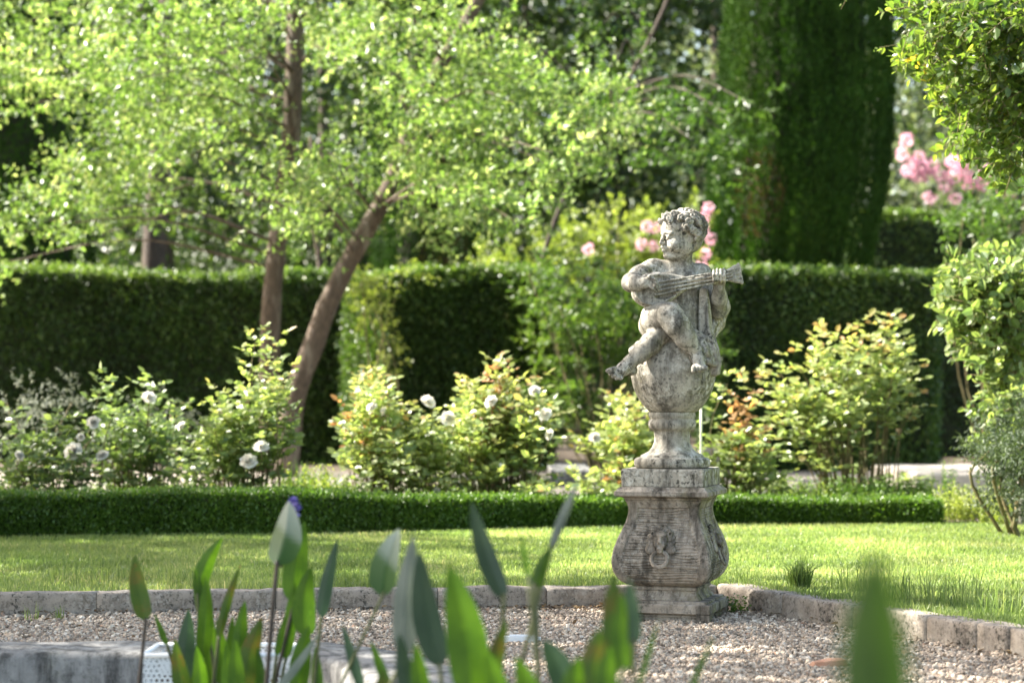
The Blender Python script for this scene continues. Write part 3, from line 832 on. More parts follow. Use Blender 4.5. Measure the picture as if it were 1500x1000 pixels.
# kerb line (gravel side), left to right, with the corner behind the pedestal
KL = [(-6.5, 8.2), (-2.12, 8.5), (-1.29, 8.62), (-.55, 8.69), (.41, 8.77), (.884, 8.84)]
KR = [(.884, 8.84), (1.78, 7.12), (2.7, 5.35), (3.9, 3.0)]
KT = .12                                      # kerb thickness
POND_OUT = [(-6, 7.0), (-.62, 7.04), (-.30, 6.72), (.02, 5.95), (2.2, 4.9), (2.2, -1.0), (-6, -1.0)]
POND_IN = [(-6, 6.68), (-.74, 6.72), (-.58, 6.56), (-.26, 5.72), (1.9, 4.7), (1.9, -.8), (-6, -.8)]

poly_sheet('ground', [(-400, -20), (400, -20), (400, 600), (-400, 600)], -.62, M['soil'])
gk = KL + KR[1:]
poly_sheet('gravel_court', [(-6.5, 7.0)] + [(x, y + .05) for x, y in KL] + [(x + .05, y + .02) for x, y in KR[1:]] + [(3.9, -1.0), (2.2, -1.0)] + [(2.2, 4.9), (.02, 5.95), (-.30, 6.72), (-.62, 7.04)], 0.0, M['gravelbed'])
lawn_in = [(x, y + KT * .6) for x, y in KL[:-1]] + [(.93, 8.92)] + [(x + KT * .6, y + .05) for x, y in KR[1:]]
poly_sheet('garden_ground', lawn_in + [(9, 3), (60, 3), (120, 200), (-120, 200), (-60, 8.2)], LZ - .006, M['soil'])
poly_sheet('lawn', lawn_in + [(9, 3.2), (9, 13.4), (1.0, 13.0), (-1.0, 12.3), (-3, 11.9), (-9, 11.7), (-9, 8.3)], LZ, M['turf'])
poly_sheet('path', [(-14, 16.8), (14, 16.8), (14, 21.8), (-14, 21.8)], LZ + .004, M['pathmat'])
poly_sheet('pond_water', [(x * .98 - .02, y - .05) for x, y in POND_IN], -.20, M['water'])

# pond rim: stone band with an inner face
mb = MB()
for i in range(4):
    a0, a1 = np.array(POND_OUT[i]), np.array(POND_OUT[i + 1]); b0, b1 = np.array(POND_IN[i]), np.array(POND_IN[i + 1])
    n = 24; t = np.linspace(0, 1, n)[:, None]
    A = a0 + (a1 - a0) * t; Bq = b0 + (b1 - b0) * t
    rows = [np.c_[A, np.full(n, -.1)], np.c_[A, np.full(n, .065)], np.c_[A * .93 + Bq * .07, np.full(n, .078)], np.c_[A * .5 + Bq * .5, np.full(n, .080)], np.c_[A * .06 + Bq * .94, np.full(n, .078)], np.c_[Bq, np.full(n, .062)], np.c_[Bq, np.full(n, -.08)], np.c_[Bq, np.full(n, -.5)]]
    V = np.stack(rows)
    V += (np.stack([vnoise(V, 9, q) for q in range(3)], -1) - .5) * np.array([.01, .012, .010])
    k = len(rows)
    Q = [(r * n + j, r * n + j + 1, (r + 1) * n + j + 1, (r + 1) * n + j) for r in range(k - 1) for j in range(n - 1)]
    mb.add(V.reshape(-1, 3), Q)
tag(mb.build('pond_rim', M['rim'], None, True), 'broad grey stone rim round the pond at the bottom of the view', 'pond rim')


# kerb stones, one by one
def kerb_stone(p0, p1, label, h0=.078, h1=.095, seed=0):
    p0 = np.array([*p0, 0.]); p1 = np.array([*p1, 0.]); d = p1 - p0; L = np.linalg.norm(d); d /= L
    nb = np.array([-d[1], d[0], 0])                      # towards the lawn
    if nb[1] < 0: nb = -nb
    nx = max(6, int(L / .03)); x = np.linspace(.0015, L - .0015, nx)
    prof = [(0, -.08), (0, .03), (0, .6), (0, .9), (.006, .985), (.02, 1.0), (.06, 1.0), (KT - .02, 1.0), (KT - .004, .97), (KT, .5), (KT, -.08)]
    V = []
    for u in x:
        h = (h0 + (h1 - h0) * u / L)
        for a, b in prof:
            V.append(p0 + d * u + nb * a + np.array([0, 0, b * h if b > 0 else b]))
    V = np.array(V); k = len(prof)
    nz = np.stack([vnoise(V, 14, seed), vnoise(V, 14, seed + 1), vnoise(V, 11, seed + 2)], -1) - .5
    n2 = np.stack([vnoise(V, 60, seed + 3), vnoise(V, 60, seed + 4), vnoise(V, 60, seed + 5)], -1) - .5
    V = V + nz * np.array([.004, .010, .012]) + n2 * .005
    Q = [(i * k + j, i * k + j + 1, (i + 1) * k + j + 1, (i + 1) * k + j) for i in range(nx - 1) for j in range(k - 1)]
    e = len(V); T = []
    V = np.vstack([V, V[:k].mean(0), V[-k:].mean(0)])
    T = [(e, j + 1, j) for j in range(k - 1)] + [(e + 1, (nx - 1) * k + j, (nx - 1) * k + j + 1) for j in range(k - 1)]
    if np.cross(d, nb)[2] < 0: Q = [q[::-1] for q in Q]
    mb = MB(); mb.add(V, Q, T)
    o = mb.build('kerb_stone', M['kerb'], None, True, origin=(p0 + p1) / 2)
    return tag(o, label, 'kerb stone', 'stone kerb along the lawn edge')


def along(P, s):
    P = np.array(P, float); d = np.linalg.norm(np.diff(P, axis=0), axis=1); c = np.concatenate([[0], np.cumsum(d)])
    return np.array([np.interp(s, c, P[:, 0]), np.interp(s, c, P[:, 1])]), c[-1]


LL = along(KL, 0)[1]; x_of = lambda px, P, tot: min(np.linspace(0, tot, 800), key=lambda s: abs(750 + F_PX * along(P, s)[0][0] / along(P, s)[0][1] - px))
cuts = [LL - 7.2] + [x_of(p, KL, LL) for p in (-120, 140, 405, 640, 800)] + [LL]
names = ['kerb stone beyond the left end of the row behind the pond leaves', 'leftmost kerb stone in the photo, dark with a worn top', 'kerb stone behind the leftmost pond leaves, left of the purple flower', 'kerb stone right of the purple flower stalk, behind the curled grey leaf',
         'kerb stone behind the tall slanting bluish pond leaf', 'dark stained kerb stone running up behind the left of the pedestal']
for i in range(len(cuts) - 1):
    kerb_stone(along(KL, cuts[i])[0], along(KL, cuts[i + 1])[0], names[i], .098, .098, seed=20)
LR = along(KR, 0)[1]
cuts = [.0] + [x_of(p, KR, LR) for p in (1146, 1249, 1358, 1432, 1480, 1570)] + [LR]
names = ['kerb stone touching the right corner of the pedestal base', 'pale kerb stone below the dark grass tuft', 'kerb stone behind the blurred leaf at lower right', 'cracked kerb stone right of the blurred leaf', 'short kerb stone second from the right edge', 'kerb stone at the right edge of the photo', 'kerb stone running on beyond the right edge']
for i in range(len(cuts) - 1):
    kerb_stone(along(KR, cuts[i])[0], along(KR, cuts[i + 1])[0], names[i], .104, .104, seed=20)


def kerb_y(x):
    return np.where(x < .884, np.interp(x, [p[0] for p in KL], [p[1] for p in KL]), np.interp(x, [p[0] for p in KR], [p[1] for p in KR]))


def pond_y(x):
    return np.interp(x, [-6, -.62, -.30, .02, 2.2], [7.0, 7.04, 6.72, 5.95, 4.9])


# gravel: loose stones
def gravel():
    rng = np.random.default_rng(5)
    n = 210000
    x = rng.uniform(-2.6, 2.6, n); y = rng.uniform(5.3, 8.85, n)
    ok = (y > pond_y(x) + .005) & (y < kerb_y(x) - .004) & (np.abs(x) < .27 * y + .15)
    dx, dy = x - SX, y - SD; th = math.radians(17)
    ok &= ~((np.abs(dx * math.cos(th) - dy * math.sin(th)) < .19) & (np.abs(dx * math.sin(th) + dy * math.cos(th)) < .19))
    x, y = x[ok], y[ok]; n = len(x)
    t = (1 + 5 ** .5) / 2
    ico = np.array([(-1, t, 0), (1, t, 0), (-1, -t, 0), (1, -t, 0), (0, -1, t), (0, 1, t), (0, -1, -t), (0, 1, -t), (t, 0, -1), (t, 0, 1), (-t, 0, -1), (-t, 0, 1)]); ico /= np.linalg.norm(ico[0])
    fc = np.array([(0, 11, 5), (0, 5, 1), (0, 1, 7), (0, 7, 10), (0, 10, 11), (1, 5, 9), (5, 11, 4), (11, 10, 2), (10, 7, 6), (7, 1, 8), (3, 9, 4), (3, 4, 2), (3, 2, 6), (3, 6, 8), (3, 8, 9), (4, 9, 5), (2, 4, 11), (6, 2, 10), (8, 6, 7), (9, 8, 1)])
    r = rng.gamma(4.5, .00115, n).clip(.0026, .014)
    sc = r[:, None] * np.stack([rng.uniform(.8, 1.5, n), rng.uniform(.7, 1.1, n), rng.uniform(.5, .9, n)], -1)
    a, b = rng.uniform(0, 6.28, n), rng.normal(0, .5, n)
    V = ico[None] * (1 + rng.normal(0, .16, (n, 12, 1))) * sc[:, None]
    ca, sa, cb, sb = np.cos(a)[:, None], np.sin(a)[:, None], np.cos(b)[:, None], np.sin(b)[:, None]
    X, Y, Zz = V[..., 0], V[..., 1], V[..., 2]
    X, Zz = X * cb - Zz * sb, X * sb + Zz * cb
    X, Y = X * ca - Y * sa, X * sa + Y * ca
    hump = .008 * vnoise(np.stack([x, y, 0 * x], -1), 2.2, 3) + .006 * np.exp(-((y - kerb_y(x)) / .12) ** 2)
    V = np.stack([X + x[:, None], Y + y[:, None], Zz + (hump - .009 + rng.uniform(0, .012, n))[:, None]], -1)
    mb = MB()
    mb.add(V.reshape(-1, 3), None, (fc[None] + (np.arange(n) * 12)[:, None, None]).reshape(-1, 3), np.repeat(rng.random(n), 20))
    m, nt, out = mat_new('pebbles')
    at = N(nt, 'ShaderNodeAttribute', attribute_name='rnd')
    c = ramp(nt, [(0, (.09, .07, .05)), (.2, (.25, .192, .14)), (.5, (.36, .285, .215)), (.8, (.46, .38, .29)), (.93, (.60, .53, .44)), (1, (.30, .17, .105))], at.outputs['Fac']).outputs[0]
    p = N(nt, 'ShaderNodeBsdfPrincipled', Roughness=.85); nt.links.new(c, p.inputs['Base Color']); nt.links.new(p.outputs[0], out.inputs[0])
    tag(mb.build('gravel', m, None, False), 'loose pinkish beige gravel filling the court before the pedestal', 'gravel', kind='stuff')


gravel()


def blades(mb, rng, x, y, z, h, w, lean=.35, a=None, dirx=None):
    n = len(x)
    ang = rng.uniform(0, 6.28, n); ln = np.abs(rng.normal(0, lean, n))
    d = np.stack([np.cos(ang), np.sin(ang), 0 * ang], -1)
    face = rng.uniform(0, 6.28, n); s = np.stack([np.cos(face), np.sin(face), 0 * ang], -1)
    p0 = np.stack([x, y, z], -1); up = np.array([0, 0, 1.0])
    h = h[:, None]; w = w[:, None]
    p1 = p0 + up * h * .55 + d * (ln[:, None] * h * .25)
    p2 = p0 + up * h * (1 - .25 * ln[:, None].clip(0, 1.2)) + d * (ln[:, None] * h)
    V = np.stack([p0 - s * w, p0 + s * w, p1 + s * w * .8, p1 - s * w * .8, p2], 1)
    k = np.arange(n)[:, None] * 5
    a = rng.random(n) if a is None else a
    mb.add(V.reshape(-1, 3), np.array([[0, 1, 2, 3]]) + k, np.array([[3, 2, 4]]) + k, a)


def lawn_grass():
    rng = np.random.default_rng(9)
    n = 520000
    x = rng.uniform(-6.0, 6.2, n); y = rng.uniform(6.3, 13.4, n)
    ky = kerb_y(x)
    far = np.interp(x, [-9, -3, -1, 1, 9], [11.75, 11.95, 12.35, 13.05, 13.45])
    ok = (y > ky + KT * .75) & (y < far) & (np.abs(x) < .38 * y + 1.2)
    ok &= rng.random(n) * np.where(np.abs(x) < .28 * y + .2, 1, 1.5) < np.clip(1.25 - .05 * (y - 7), .3, 1)
    x, y = x[ok], y[ok]; n = len(x)
    h = rng.uniform(.016, .034, n) * (.75 + .5 * vnoise(np.stack([x, y, 0 * x], -1), 1.6, 1))
    edge = np.exp(-((y - kerb_y(x) - .15) / .25) ** 2)
    h = h * (1 + edge * np.where(x > .9, 1.5, .5) * rng.random(n))
    w = rng.uniform(.0012, .0026, n) * (y / 8)
    tone = np.clip(.25 + .5 * vnoise(np.stack([x, y, 0 * x], -1), 2.5, 5) + rng.normal(0, .18, n), 0, 1)
    mb = MB(); blades(mb, rng, x, y, np.full(n, LZ), h, w, .5, tone)
    tag(mb.build('lawn_grass', M['grass'], None, False), 'short mown green grass of the lawn behind the kerb', 'grass', kind='stuff')


lawn_grass()


def tuft(px, D, hh, n, rad, label, name='grass_tuft', mat='grass', lean=.5, w=.0022, tone=(0, .6), z=LZ, group=None):
    rng = np.random.default_rng(int(px))
    c = np.array([(px - 750) / F_PX * D, D, z])
    r = rad * np.sqrt(rng.random(n)); a = rng.uniform(0, 6.28, n)
    mb = MB(); blades(mb, rng, c[0] + r * np.cos(a), c[1] + r * np.sin(a), np.full(n, z), hh * rng.uniform(.5, 1.05, n), np.full(n, w), lean, rng.uniform(*tone, n))
    return tag(mb.build(name, M[mat], None, False, origin=c), label, 'grass', group)


tuft(1172, 8.75, .17, 220, .045, 'dark wiry grass tuft on the lawn edge right of the pedestal', lean=.75, tone=(0, .25))
G_T = 'tall unmown grass behind the kerb'
for px, D, h, n, rad, lab in ((1085, 9.0, .13, 26, .03, 'few long grass blades just right of the pedestal base'), (1255, 8.65, .20, 60, .12, 'tall grass left of the blurred near leaf, behind the kerb'), (1335, 8.3, .20, 70, .13, 'tall grass right of the blurred near leaf, behind the kerb'),
                              (1400, 8.1, .17, 70, .12, 'long grass behind the cracked kerb stone'), (1470, 7.7, .16, 80, .12, 'long grass at the right edge of the photo behind the kerb'), (120, 9.1, .14, 90, .22, 'coarse long grass by the kerb at the left edge of the lawn'), (255, 8.95, .11, 60, .15, 'clump of coarse grass behind the leftmost pond leaf')):
    tuft(px, D, h, n, rad, lab, lean=.8, w=.0021, tone=(0, .75), group=G_T)
for px, D, h, lab in ((45, 8.35, .09, 'thin weeds in the gravel at the far left by the kerb'), (85, 8.40, .08, 'small weed sprig in the gravel left of the leftmost pond leaf')):
    tuft(px, D, h, 14, .03, lab, name='weed', z=0.0, lean=.4, w=.002)

# leaf litter blown against the kerb
rng = np.random.default_rng(17); mb = MB(); n = 420
x = np.concatenate([rng.uniform(-2.3, 2.0, 260), rng.normal(.35, .25, 100), rng.uniform(-2, 1.9, 60)])
y = kerb_y(x) - .01 - np.concatenate([np.abs(rng.normal(0, .035, 260)), np.abs(rng.normal(0, .05, 100)), rng.uniform(.1, 1.5, 60)])
ok = (y > pond_y(x) + .03) & ~((np.abs(x - SX) < .27) & (np.abs(y - SD) < .26)); x, y = x[ok], y[ok]; n = len(x)
ax = rng.normal(0, 1, (n, 3)) * [1, 1, .15]; nn = rng.normal(0, .35, (n, 3)) + [0, 0, 1]
put_leaves(mb, np.stack([x, y, np.full(n, .02) + rng.uniform(0, .008, n)], -1), ax, nn, rng.uniform(.012, .032, n), .5, rng.random(n), T6)
M['litter'] = leaf_mat('dry_leaf', [(0, (.05, .032, .018)), (.6, (.13, .085, .045)), (1, (.24, .17, .08))], .2, (1.2, 1, .7), rough=.7)
tag(mb.build('leaf_litter', M['litter'], None, False), 'small dry brown leaves blown against the kerb', 'leaf litter', kind='stuff')

# small leafy weed at the corner of the base
rng = np.random.default_rng(3); mb = MB()
c = W(1077, 897, 8.62)
shoots(mb, rng, c + rng.normal(0, .02, (26, 3)) * [1, 1, .2], rng.normal(0, .6, (26, 3)) + [0, 0, .9], .08, 6, .02, .5, (0, .4))
tag(mb.build('weed', M['shrub'], None, False), 'small dark leafy weed between the pedestal base and the kerb', 'weed')

# things lying on the gravel
mb = MB(); c = W(123, 938, 7.28) * [1, 1, 0] + [0, 0, .008]
tube(mb, [c + [-.016, 0, 0], c + [-.013, 0, .020], c + [0, 0, .029], c + [.013, 0, .020], c + [.016, 0, 0]], .0045, n=8, seg=14)
tag(mb.build('iron_hook', M['black_metal'], None, True), 'small black iron loop sticking out of the gravel by the pond rim', 'hook')
mb = MB(); c = W(1215, 966, 6.95) * [1, 1, 0] + [0, 0, .018]
V = []; nn = 10
for i in range(nn):
    a = 2 * math.pi * i / nn; r = .055 * (.75 + .4 * abs(math.sin(i * 2.3)))
    V += [c + [r * 1.15 * math.cos(a), r * .7 * math.sin(a), -.012], c + [r * math.cos(a), r * .6 * math.sin(a), .006 + .006 * math.cos(a)]]
V += [c + [0, 0, .014], c + [0, 0, -.012]]
mb.add(V, [(2 * i, 2 * ((i + 1) % nn), 2 * ((i + 1) % nn) + 1, 2 * i + 1) for i in range(nn)], [(2 * i + 1, 2 * ((i + 1) % nn) + 1, 2 * nn) for i in range(nn)])
tag(mb.build('tile_shard', M['terracotta'], None, False), 'flat pinkish terracotta shard lying in the gravel', 'shard')
mb = MB(); c = W(762, 938, 7.65)
boxm(mb, c[0] - .065, c[0] + .065, c[1] - .02, c[1] + .02, -.005, .022)
boxm(mb, c[0] + .066, c[0] + .078, c[1] - .013, c[1] + .013, .0, .018)
boxm(mb, c[0] - .04, c[0] + .04, c[1] - .012, c[1] + .012, .0225, .027)
tag(mb.build('ground_light', M['white_plastic'], None, False), 'small white garden fitting lying on the gravel in the middle', 'garden fitting')

# perforated white planting basket in the pond, in front of the rim
def basket():
    c = np.array([(323 - 750) / F_PX * 6.3, 6.3, -.20])
    root = thing('planting_basket', 'white perforated plastic planting basket at the pond edge, half hidden by leaves', 'planting basket', c)
    Wd, Dp, Hh, cell = .215, .13, .335, .0165

    def wall(x0, y0, x1, y1):
        d = np.array([x1 - x0, y1 - y0, 0]); L = np.linalg.norm(d); d /= L
        mb = MB(); nx = int(L / cell); nz = int(Hh / (cell * .866))
        for j in range(nz):
            for i in range(nx):
                u = (i + .5 + (.5 if j % 2 else 0)) * cell; z = (j + .5) * cell * .866
                if u > L: continue
                a6 = np.arange(12) * math.pi / 6
                ho = cell / 2 / np.cos((a6 + math.pi / 6) % (math.pi / 3) - math.pi / 6)
                hi = cell * .30
                O = np.stack([u + ho * np.cos(a6), z + ho * np.sin(a6)], -1); I = np.stack([u + hi * np.cos(a6), z + hi * np.sin(a6)], -1)
                P = np.vstack([O, I])
                V = c + np.array([x0, y0, 0]) + P[:, 0:1] * d + np.c_[0 * P[:, 0], 0 * P[:, 0], P[:, 1]]
                mb.add(V, [(k, (k + 1) % 12, 12 + (k + 1) % 12, 12 + k) for k in range(12)])
        mb.build('side_panel', M['white_plastic'], root, False, origin=c)
    wall(-Wd, -Dp, Wd, -Dp); wall(Wd, -Dp, Wd, Dp); wall(-Wd, Dp, Wd, Dp); wall(-Wd, -Dp, -Wd, Dp)
    mb = MB()
    for (x0, y0), (x1, y1) in (((-Wd, -Dp), (Wd, -Dp)), ((Wd, -Dp), (Wd, Dp)), ((Wd, Dp), (-Wd, Dp)), ((-Wd, Dp), (-Wd, -Dp))):
        tube(mb, [c + [x0, y0, Hh + .004], c + [x1, y1, Hh + .004]], .008, n=8, seg=2)
    mb.build('top_rail', M['white_plastic'], root, True, origin=c)
    mb = MB(); boxm(mb, c[0] - Wd + .012, c[0] + Wd - .012, c[1] - Dp + .012, c[1] + Dp - .012, c[2] + .01, c[2] + Hh - .09)
    mb.build('compost', M['soil'], root, False, origin=c)


basket()


# ================================================================== POND PLANTS
def pond_leaf(root, tip, base, width, D, mat, foot=None, bend=0.0, dD=0.0, fold=.25, seed=0, stalk='stalk', twist=0.0, stalk_r=.006, grad=False):
    """one lance leaf from pixel base to pixel tip with its stalk going down to foot; width in photo pixels"""
    rng = np.random.default_rng(seed + int(tip[0] * 7 + tip[1]))
    b = W(base[0], base[1], D); t = W(tip[0], tip[1], D + dD); L = np.linalg.norm(t - b)
    w = width * .93 / F_PX * D
    ax = nrm(t - b); view = nrm(b - np.array([0, 0, CAM_Z])); side = nrm(np.cross(ax, view))
    side = nrm(side * math.cos(twist) + np.cross(ax, side) * math.sin(twist)); nn = np.cross(side, ax)
    m, q = 17, 13
    u = np.linspace(0, 1, m)
    prof = np.interp(u, [0, .04, .14, .3, .45, .65, .82, .93, 1], [.18, .62, .92, 1, .97, .78, .5, .25, .0])
    v = np.linspace(-1, 1, q)
    C = b + np.outer(u * L, ax) + np.outer(np.sin(u * math.pi) * bend * w, side)
    P = C[:, None] + (prof[:, None] * v[None] * w * .5)[..., None] * side + ((np.abs(v)[None] * fold * prof[:, None]) * w * .6)[..., None] * nn
    P += ((u ** 2)[:, None, None] * -.03 * L) * nn
    Q = [(i * q + j, i * q + j + 1, (i + 1) * q + j + 1, (i + 1) * q + j) for i in range(m - 1) for j in range(q - 1)]
    a = [float(np.clip(.5 + .45 * math.sin(i * .8 + seed) * .4 + rng.normal(0, .08) + (.25 * i / m), 0, 1)) for i in range(m - 1) for j in range(q - 1)]
    sp = rng.random(3)
    a = [float(np.clip(v_ + .22 * ((k % (q - 1)) % 2 - .5) + (.5 if rng.random() < .012 else 0) + (.35 if k // (q - 1) > m - 3 and sp[0] < .4 else 0), 0, 1)) for k, v_ in enumerate(a)]
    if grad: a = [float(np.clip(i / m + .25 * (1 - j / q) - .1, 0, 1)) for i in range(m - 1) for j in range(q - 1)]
    mb = MB(); mb.add(P.reshape(-1, 3), Q, None, a)
    lf = mb.build('leaf', M[mat], root, True, origin=b)
    if foot is not None:
        f = W(foot[0], foot[1], D); d = nrm(f - b)
        e = b + d * ((b[2] + .22) / max(-d[2], .2))
        mid = (b + e) / 2 + side * w * .15
        s = MB(); tube(s, [b + ax * L * .02, b + d * .02, mid, e], stalk_r * .7, stalk_r, n=7, seg=12)
        s.build('stalk', M[stalk], lf, True, origin=b)
    return lf


def clump(label, foot, D):
    c = W(foot, 1000, D); c[2] = -.20
    return thing('pickerelweed', label, 'pond plant', c, 'pickerelweed growing in the pond')


r = clump('pickerelweed clump behind the basket, many upright green and rusty leaves', 330, 5.7)
PL = pond_leaf
PL(r, (197, 812), (213, 908), 30, 5.6, 'pond_rust', (207, 1000), .1, stalk='stalk_dark')
PL(r, (326, 786), (289, 872), 27, 5.7, 'pond_green', (300, 1000), .25)
PL(r, (302, 840), (296, 965), 26, 5.65, 'pond_green', (300, 1000), -.1)
PL(r, (285, 830), (305, 920), 20, 5.7, 'pond_green', (318, 1000), .1)
PL(r, (353, 825), (320, 934), 15, 5.6, 'pond_rust', (314, 1000), .2)
PL(r, (359, 878), (350, 972), 24, 5.55, 'pond_green', (345, 1010), .1)
PL(r, (384, 902), (358, 1012), 34, 5.4, 'pond_rust', (350, 1030), .15)
PL(r, (226, 898), (245, 945), 10, 5.7, 'pond_green', (262, 1000), .0)
PL(r, (276, 890), (262, 1008), 34, 5.6, 'pond_blue', (266, 1030), -.1)
PL(r, (256, 935), (275, 1030), 28, 5.5, 'pond_rust', (280, 1050), .1)
PL(r, (332, 938), (334, 1025), 20, 5.4, 'pond_green', (336, 1050))
PL(r, (308, 880), (312, 1010), 26, 5.75, 'pond_green', (312, 1040), .15)
PL(r, (288, 945), (294, 1030), 24, 5.45, 'pond_green', (296, 1050), -.1)
PL(r, (377, 945), (388, 1030), 16, 5.4, 'pond_green', (392, 1050))
PL(r, (345, 935), (352, 1040), 30, 5.3, 'pond_green', (352, 1060), .1)
PL(r, (318, 905), (326, 1005), 24, 5.62, 'pond_green', (328, 1040), -.1)
PL(r, (341, 900), (338, 1000), 18, 5.7, 'pond_green', (338, 1040), .1)
PL(r, (268, 915), (282, 1020), 26, 5.65, 'pond_green', (284, 1050), .15)
PL(r, (366, 930), (372, 1030), 24, 5.5, 'pond_green', (372, 1060), -.1)
r = clump('flowering pickerelweed with a purple bud beside its topmost hooded leaf', 420, 5.5)
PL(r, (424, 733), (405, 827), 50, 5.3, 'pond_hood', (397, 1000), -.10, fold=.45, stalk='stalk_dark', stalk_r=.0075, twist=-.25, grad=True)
mb = MB(); c = W(430, 745, 5.5); rng = np.random.default_rng(8)
p, u = ball_points(rng, 130, c, (.011, .011, .024), .6)
put_leaves(mb, p, u + [0, 0, .3], rng.normal(0, 1, (130, 3)), .013, .7, rng.random(130), T4)
fl = mb.build('flower', M['violet'], r, False, origin=c)
mb = MB(); tube(mb, [c - [0, 0, .015], W(424, 790, 5.5), W(410, 830, 5.5)], .004, .006, n=6, seg=8)
mb.build('stalk', M['stalk'], fl, True, origin=c)
PL(r, (447, 762), (430, 882), 40, 5.5, 'pond_green', (408, 1000), .12, stalk='stalk_dark')
PL(r, (456, 828), (448, 932), 38, 5.45, 'pond_green', (436, 1000), .2)
PL(r, (495, 788), (470, 905), 22, 5.3, 'pond_blue', (462, 1000), .1)
PL(r, (432, 850), (418, 965), 22, 5.5, 'pond_green', (412, 1000))
PL(r, (452, 915), (436, 1015), 34, 5.35, 'pond_green', (432, 1040), .1)
PL(r, (468, 925), (404, 1012), 14, 5.2, 'pond_grey', (398, 1030), -.2, fold=.1)
PL(r, (462, 945), (466, 1030), 20, 5.3, 'pond_green', (466, 1050))
PL(r, (418, 900), (405, 960), 12, 5.45, 'pond_green', (400, 1000))
r = clump('pickerelweed with a curled greyish leaf on a long thin arching stalk', 520, 5.0)
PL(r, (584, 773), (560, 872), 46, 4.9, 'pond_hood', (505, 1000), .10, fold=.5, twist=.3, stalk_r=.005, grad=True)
PL(r, (501, 912), (530, 1010), 18, 4.9, 'pond_blue', (540, 1040))
PL(r, (543, 938), (570, 1010), 16, 4.9, 'pond_green', (580, 1040))
PL(r, (560, 980), (566, 1050), 34, 4.7, 'pond_rust', (566, 1080))
r = clump('pickerelweed in the middle with tall bluish grey blades and one broad bright green leaf', 640, 4.4)
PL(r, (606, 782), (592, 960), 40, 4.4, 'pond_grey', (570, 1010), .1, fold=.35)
PL(r, (614, 805), (644, 976), 46, 4.3, 'pond_blue', (650, 1020), .15)
PL(r, (658, 826), (692, 1020), 66, 3.9, 'pond_green', (700, 1060), -.1)
PL(r, (690, 733), (738, 876), 34, 4.2, 'pond_blue', (732, 1000), .15)
PL(r, (742, 905), (716, 1020), 30, 4.0, 'pond_rust', (712, 1060), .1)
PL(r, (608, 940), (622, 1040), 30, 4.0, 'pond_green', (624, 1080))
PL(r, (584, 925), (600, 1030), 30, 4.1, 'pond_blue', (604, 1070))
PL(r, (657, 818), (668, 880), 12, 4.0, 'pond_rust', (690, 1000))
PL(r, (712, 950), (740, 1040), 36, 3.8, 'pond_green', (746, 1080))
r = clump('pickerelweed with a narrow pale blade leaning right, left of the pedestal', 790, 4.3)
PL(r, (848, 703), (806, 806), 15, 4.3, 'pond_grey', (788, 880), .1, fold=.3)
PL(r, (806, 800), (784, 862), 22, 4.25, 'pond_green', (790, 1000), .1, stalk_r=.007)
PL(r, (762, 780), (775, 852), 10, 3.9, 'pond_green', (790, 1000))
PL(r, (795, 934), (832, 1016), 44, 3.9, 'pond_blue', (840, 1060), -.1)
PL(r, (755, 960), (790, 1040), 34, 3.8, 'pond_green', (796, 1080))
PL(r, (905, 905), (862, 1016), 22, 3.9, 'pond_green', (850, 1060), .1)
r = clump('pickerelweed with orange tinged leaves in front of the pedestal base', 890, 3.7)
PL(r, (899, 838), (906, 972), 40, 3.7, 'pond_rust', (884, 1040), .1)
PL(r, (912, 868), (914, 985), 34, 3.6, 'pond_green', (890, 1060), .15)
PL(r, (921, 846), (928, 945), 30, 3.6, 'pond_blue', (928, 1010), .0)
PL(r, (878, 918), (866, 1030), 46, 3.6, 'pond_rust', (864, 1080), .1)
PL(r, (893, 945), (888, 1040), 40, 3.5, 'pond_green', (888, 1080), .1)
PL(r, (846, 960), (842, 1050), 42, 3.6, 'pond_green', (842, 1090), .1)
r = clump('two thin pickerelweed blades low over the gravel right of the pedestal base', 975, 3.6)
PL(r, (966, 905), (934, 1010), 10, 3.7, 'pond_green', (920, 1050), .1)
PL(r, (1046, 930), (1008, 1020), 11, 3.6, 'pond_green', (995, 1060), .1)
c = W(1288, 1000, 1.4); c[2] = -.2
r = tag(thing('pickerelweed', '', 'pond plant', c, 'pickerelweed growing in the pond'), 'very blurred single green leaf standing close to the camera at lower right', 'pond plant')
PL(r, (1282, 796), (1290, 1120), 116, 1.4, 'pond_dark', (1292, 1300), .05)


# ================================================================== HEDGES AND TOPIARY
def shell(mb, rng, P, Nn, leaf, wr, tint, m=0, tpl=T4, up=.35, out=.55, jitter=.04):
    """small leaves over a clipped surface: points P with outward normals"""
    n = len(P)
    P = P + Nn * rng.normal(0, jitter, (n, 1))
    ax = Nn * out + rng.normal(0, .55, (n, 3)); ax[:, 2] += up
    nn = Nn * .8 + rng.normal(0, .6, (n, 3)); nn[:, 2] += .3
    L = leaf * rng.uniform(.6, 1.3, n)
    tn = np.clip(tint[0] + (tint[1] - tint[0]) * (.55 * rng.random(n) + .45 * vnoise(P, 1.7, 4)), 0, 1)
    put_leaves(mb, P, ax, nn, L, wr, tn, tpl, m)


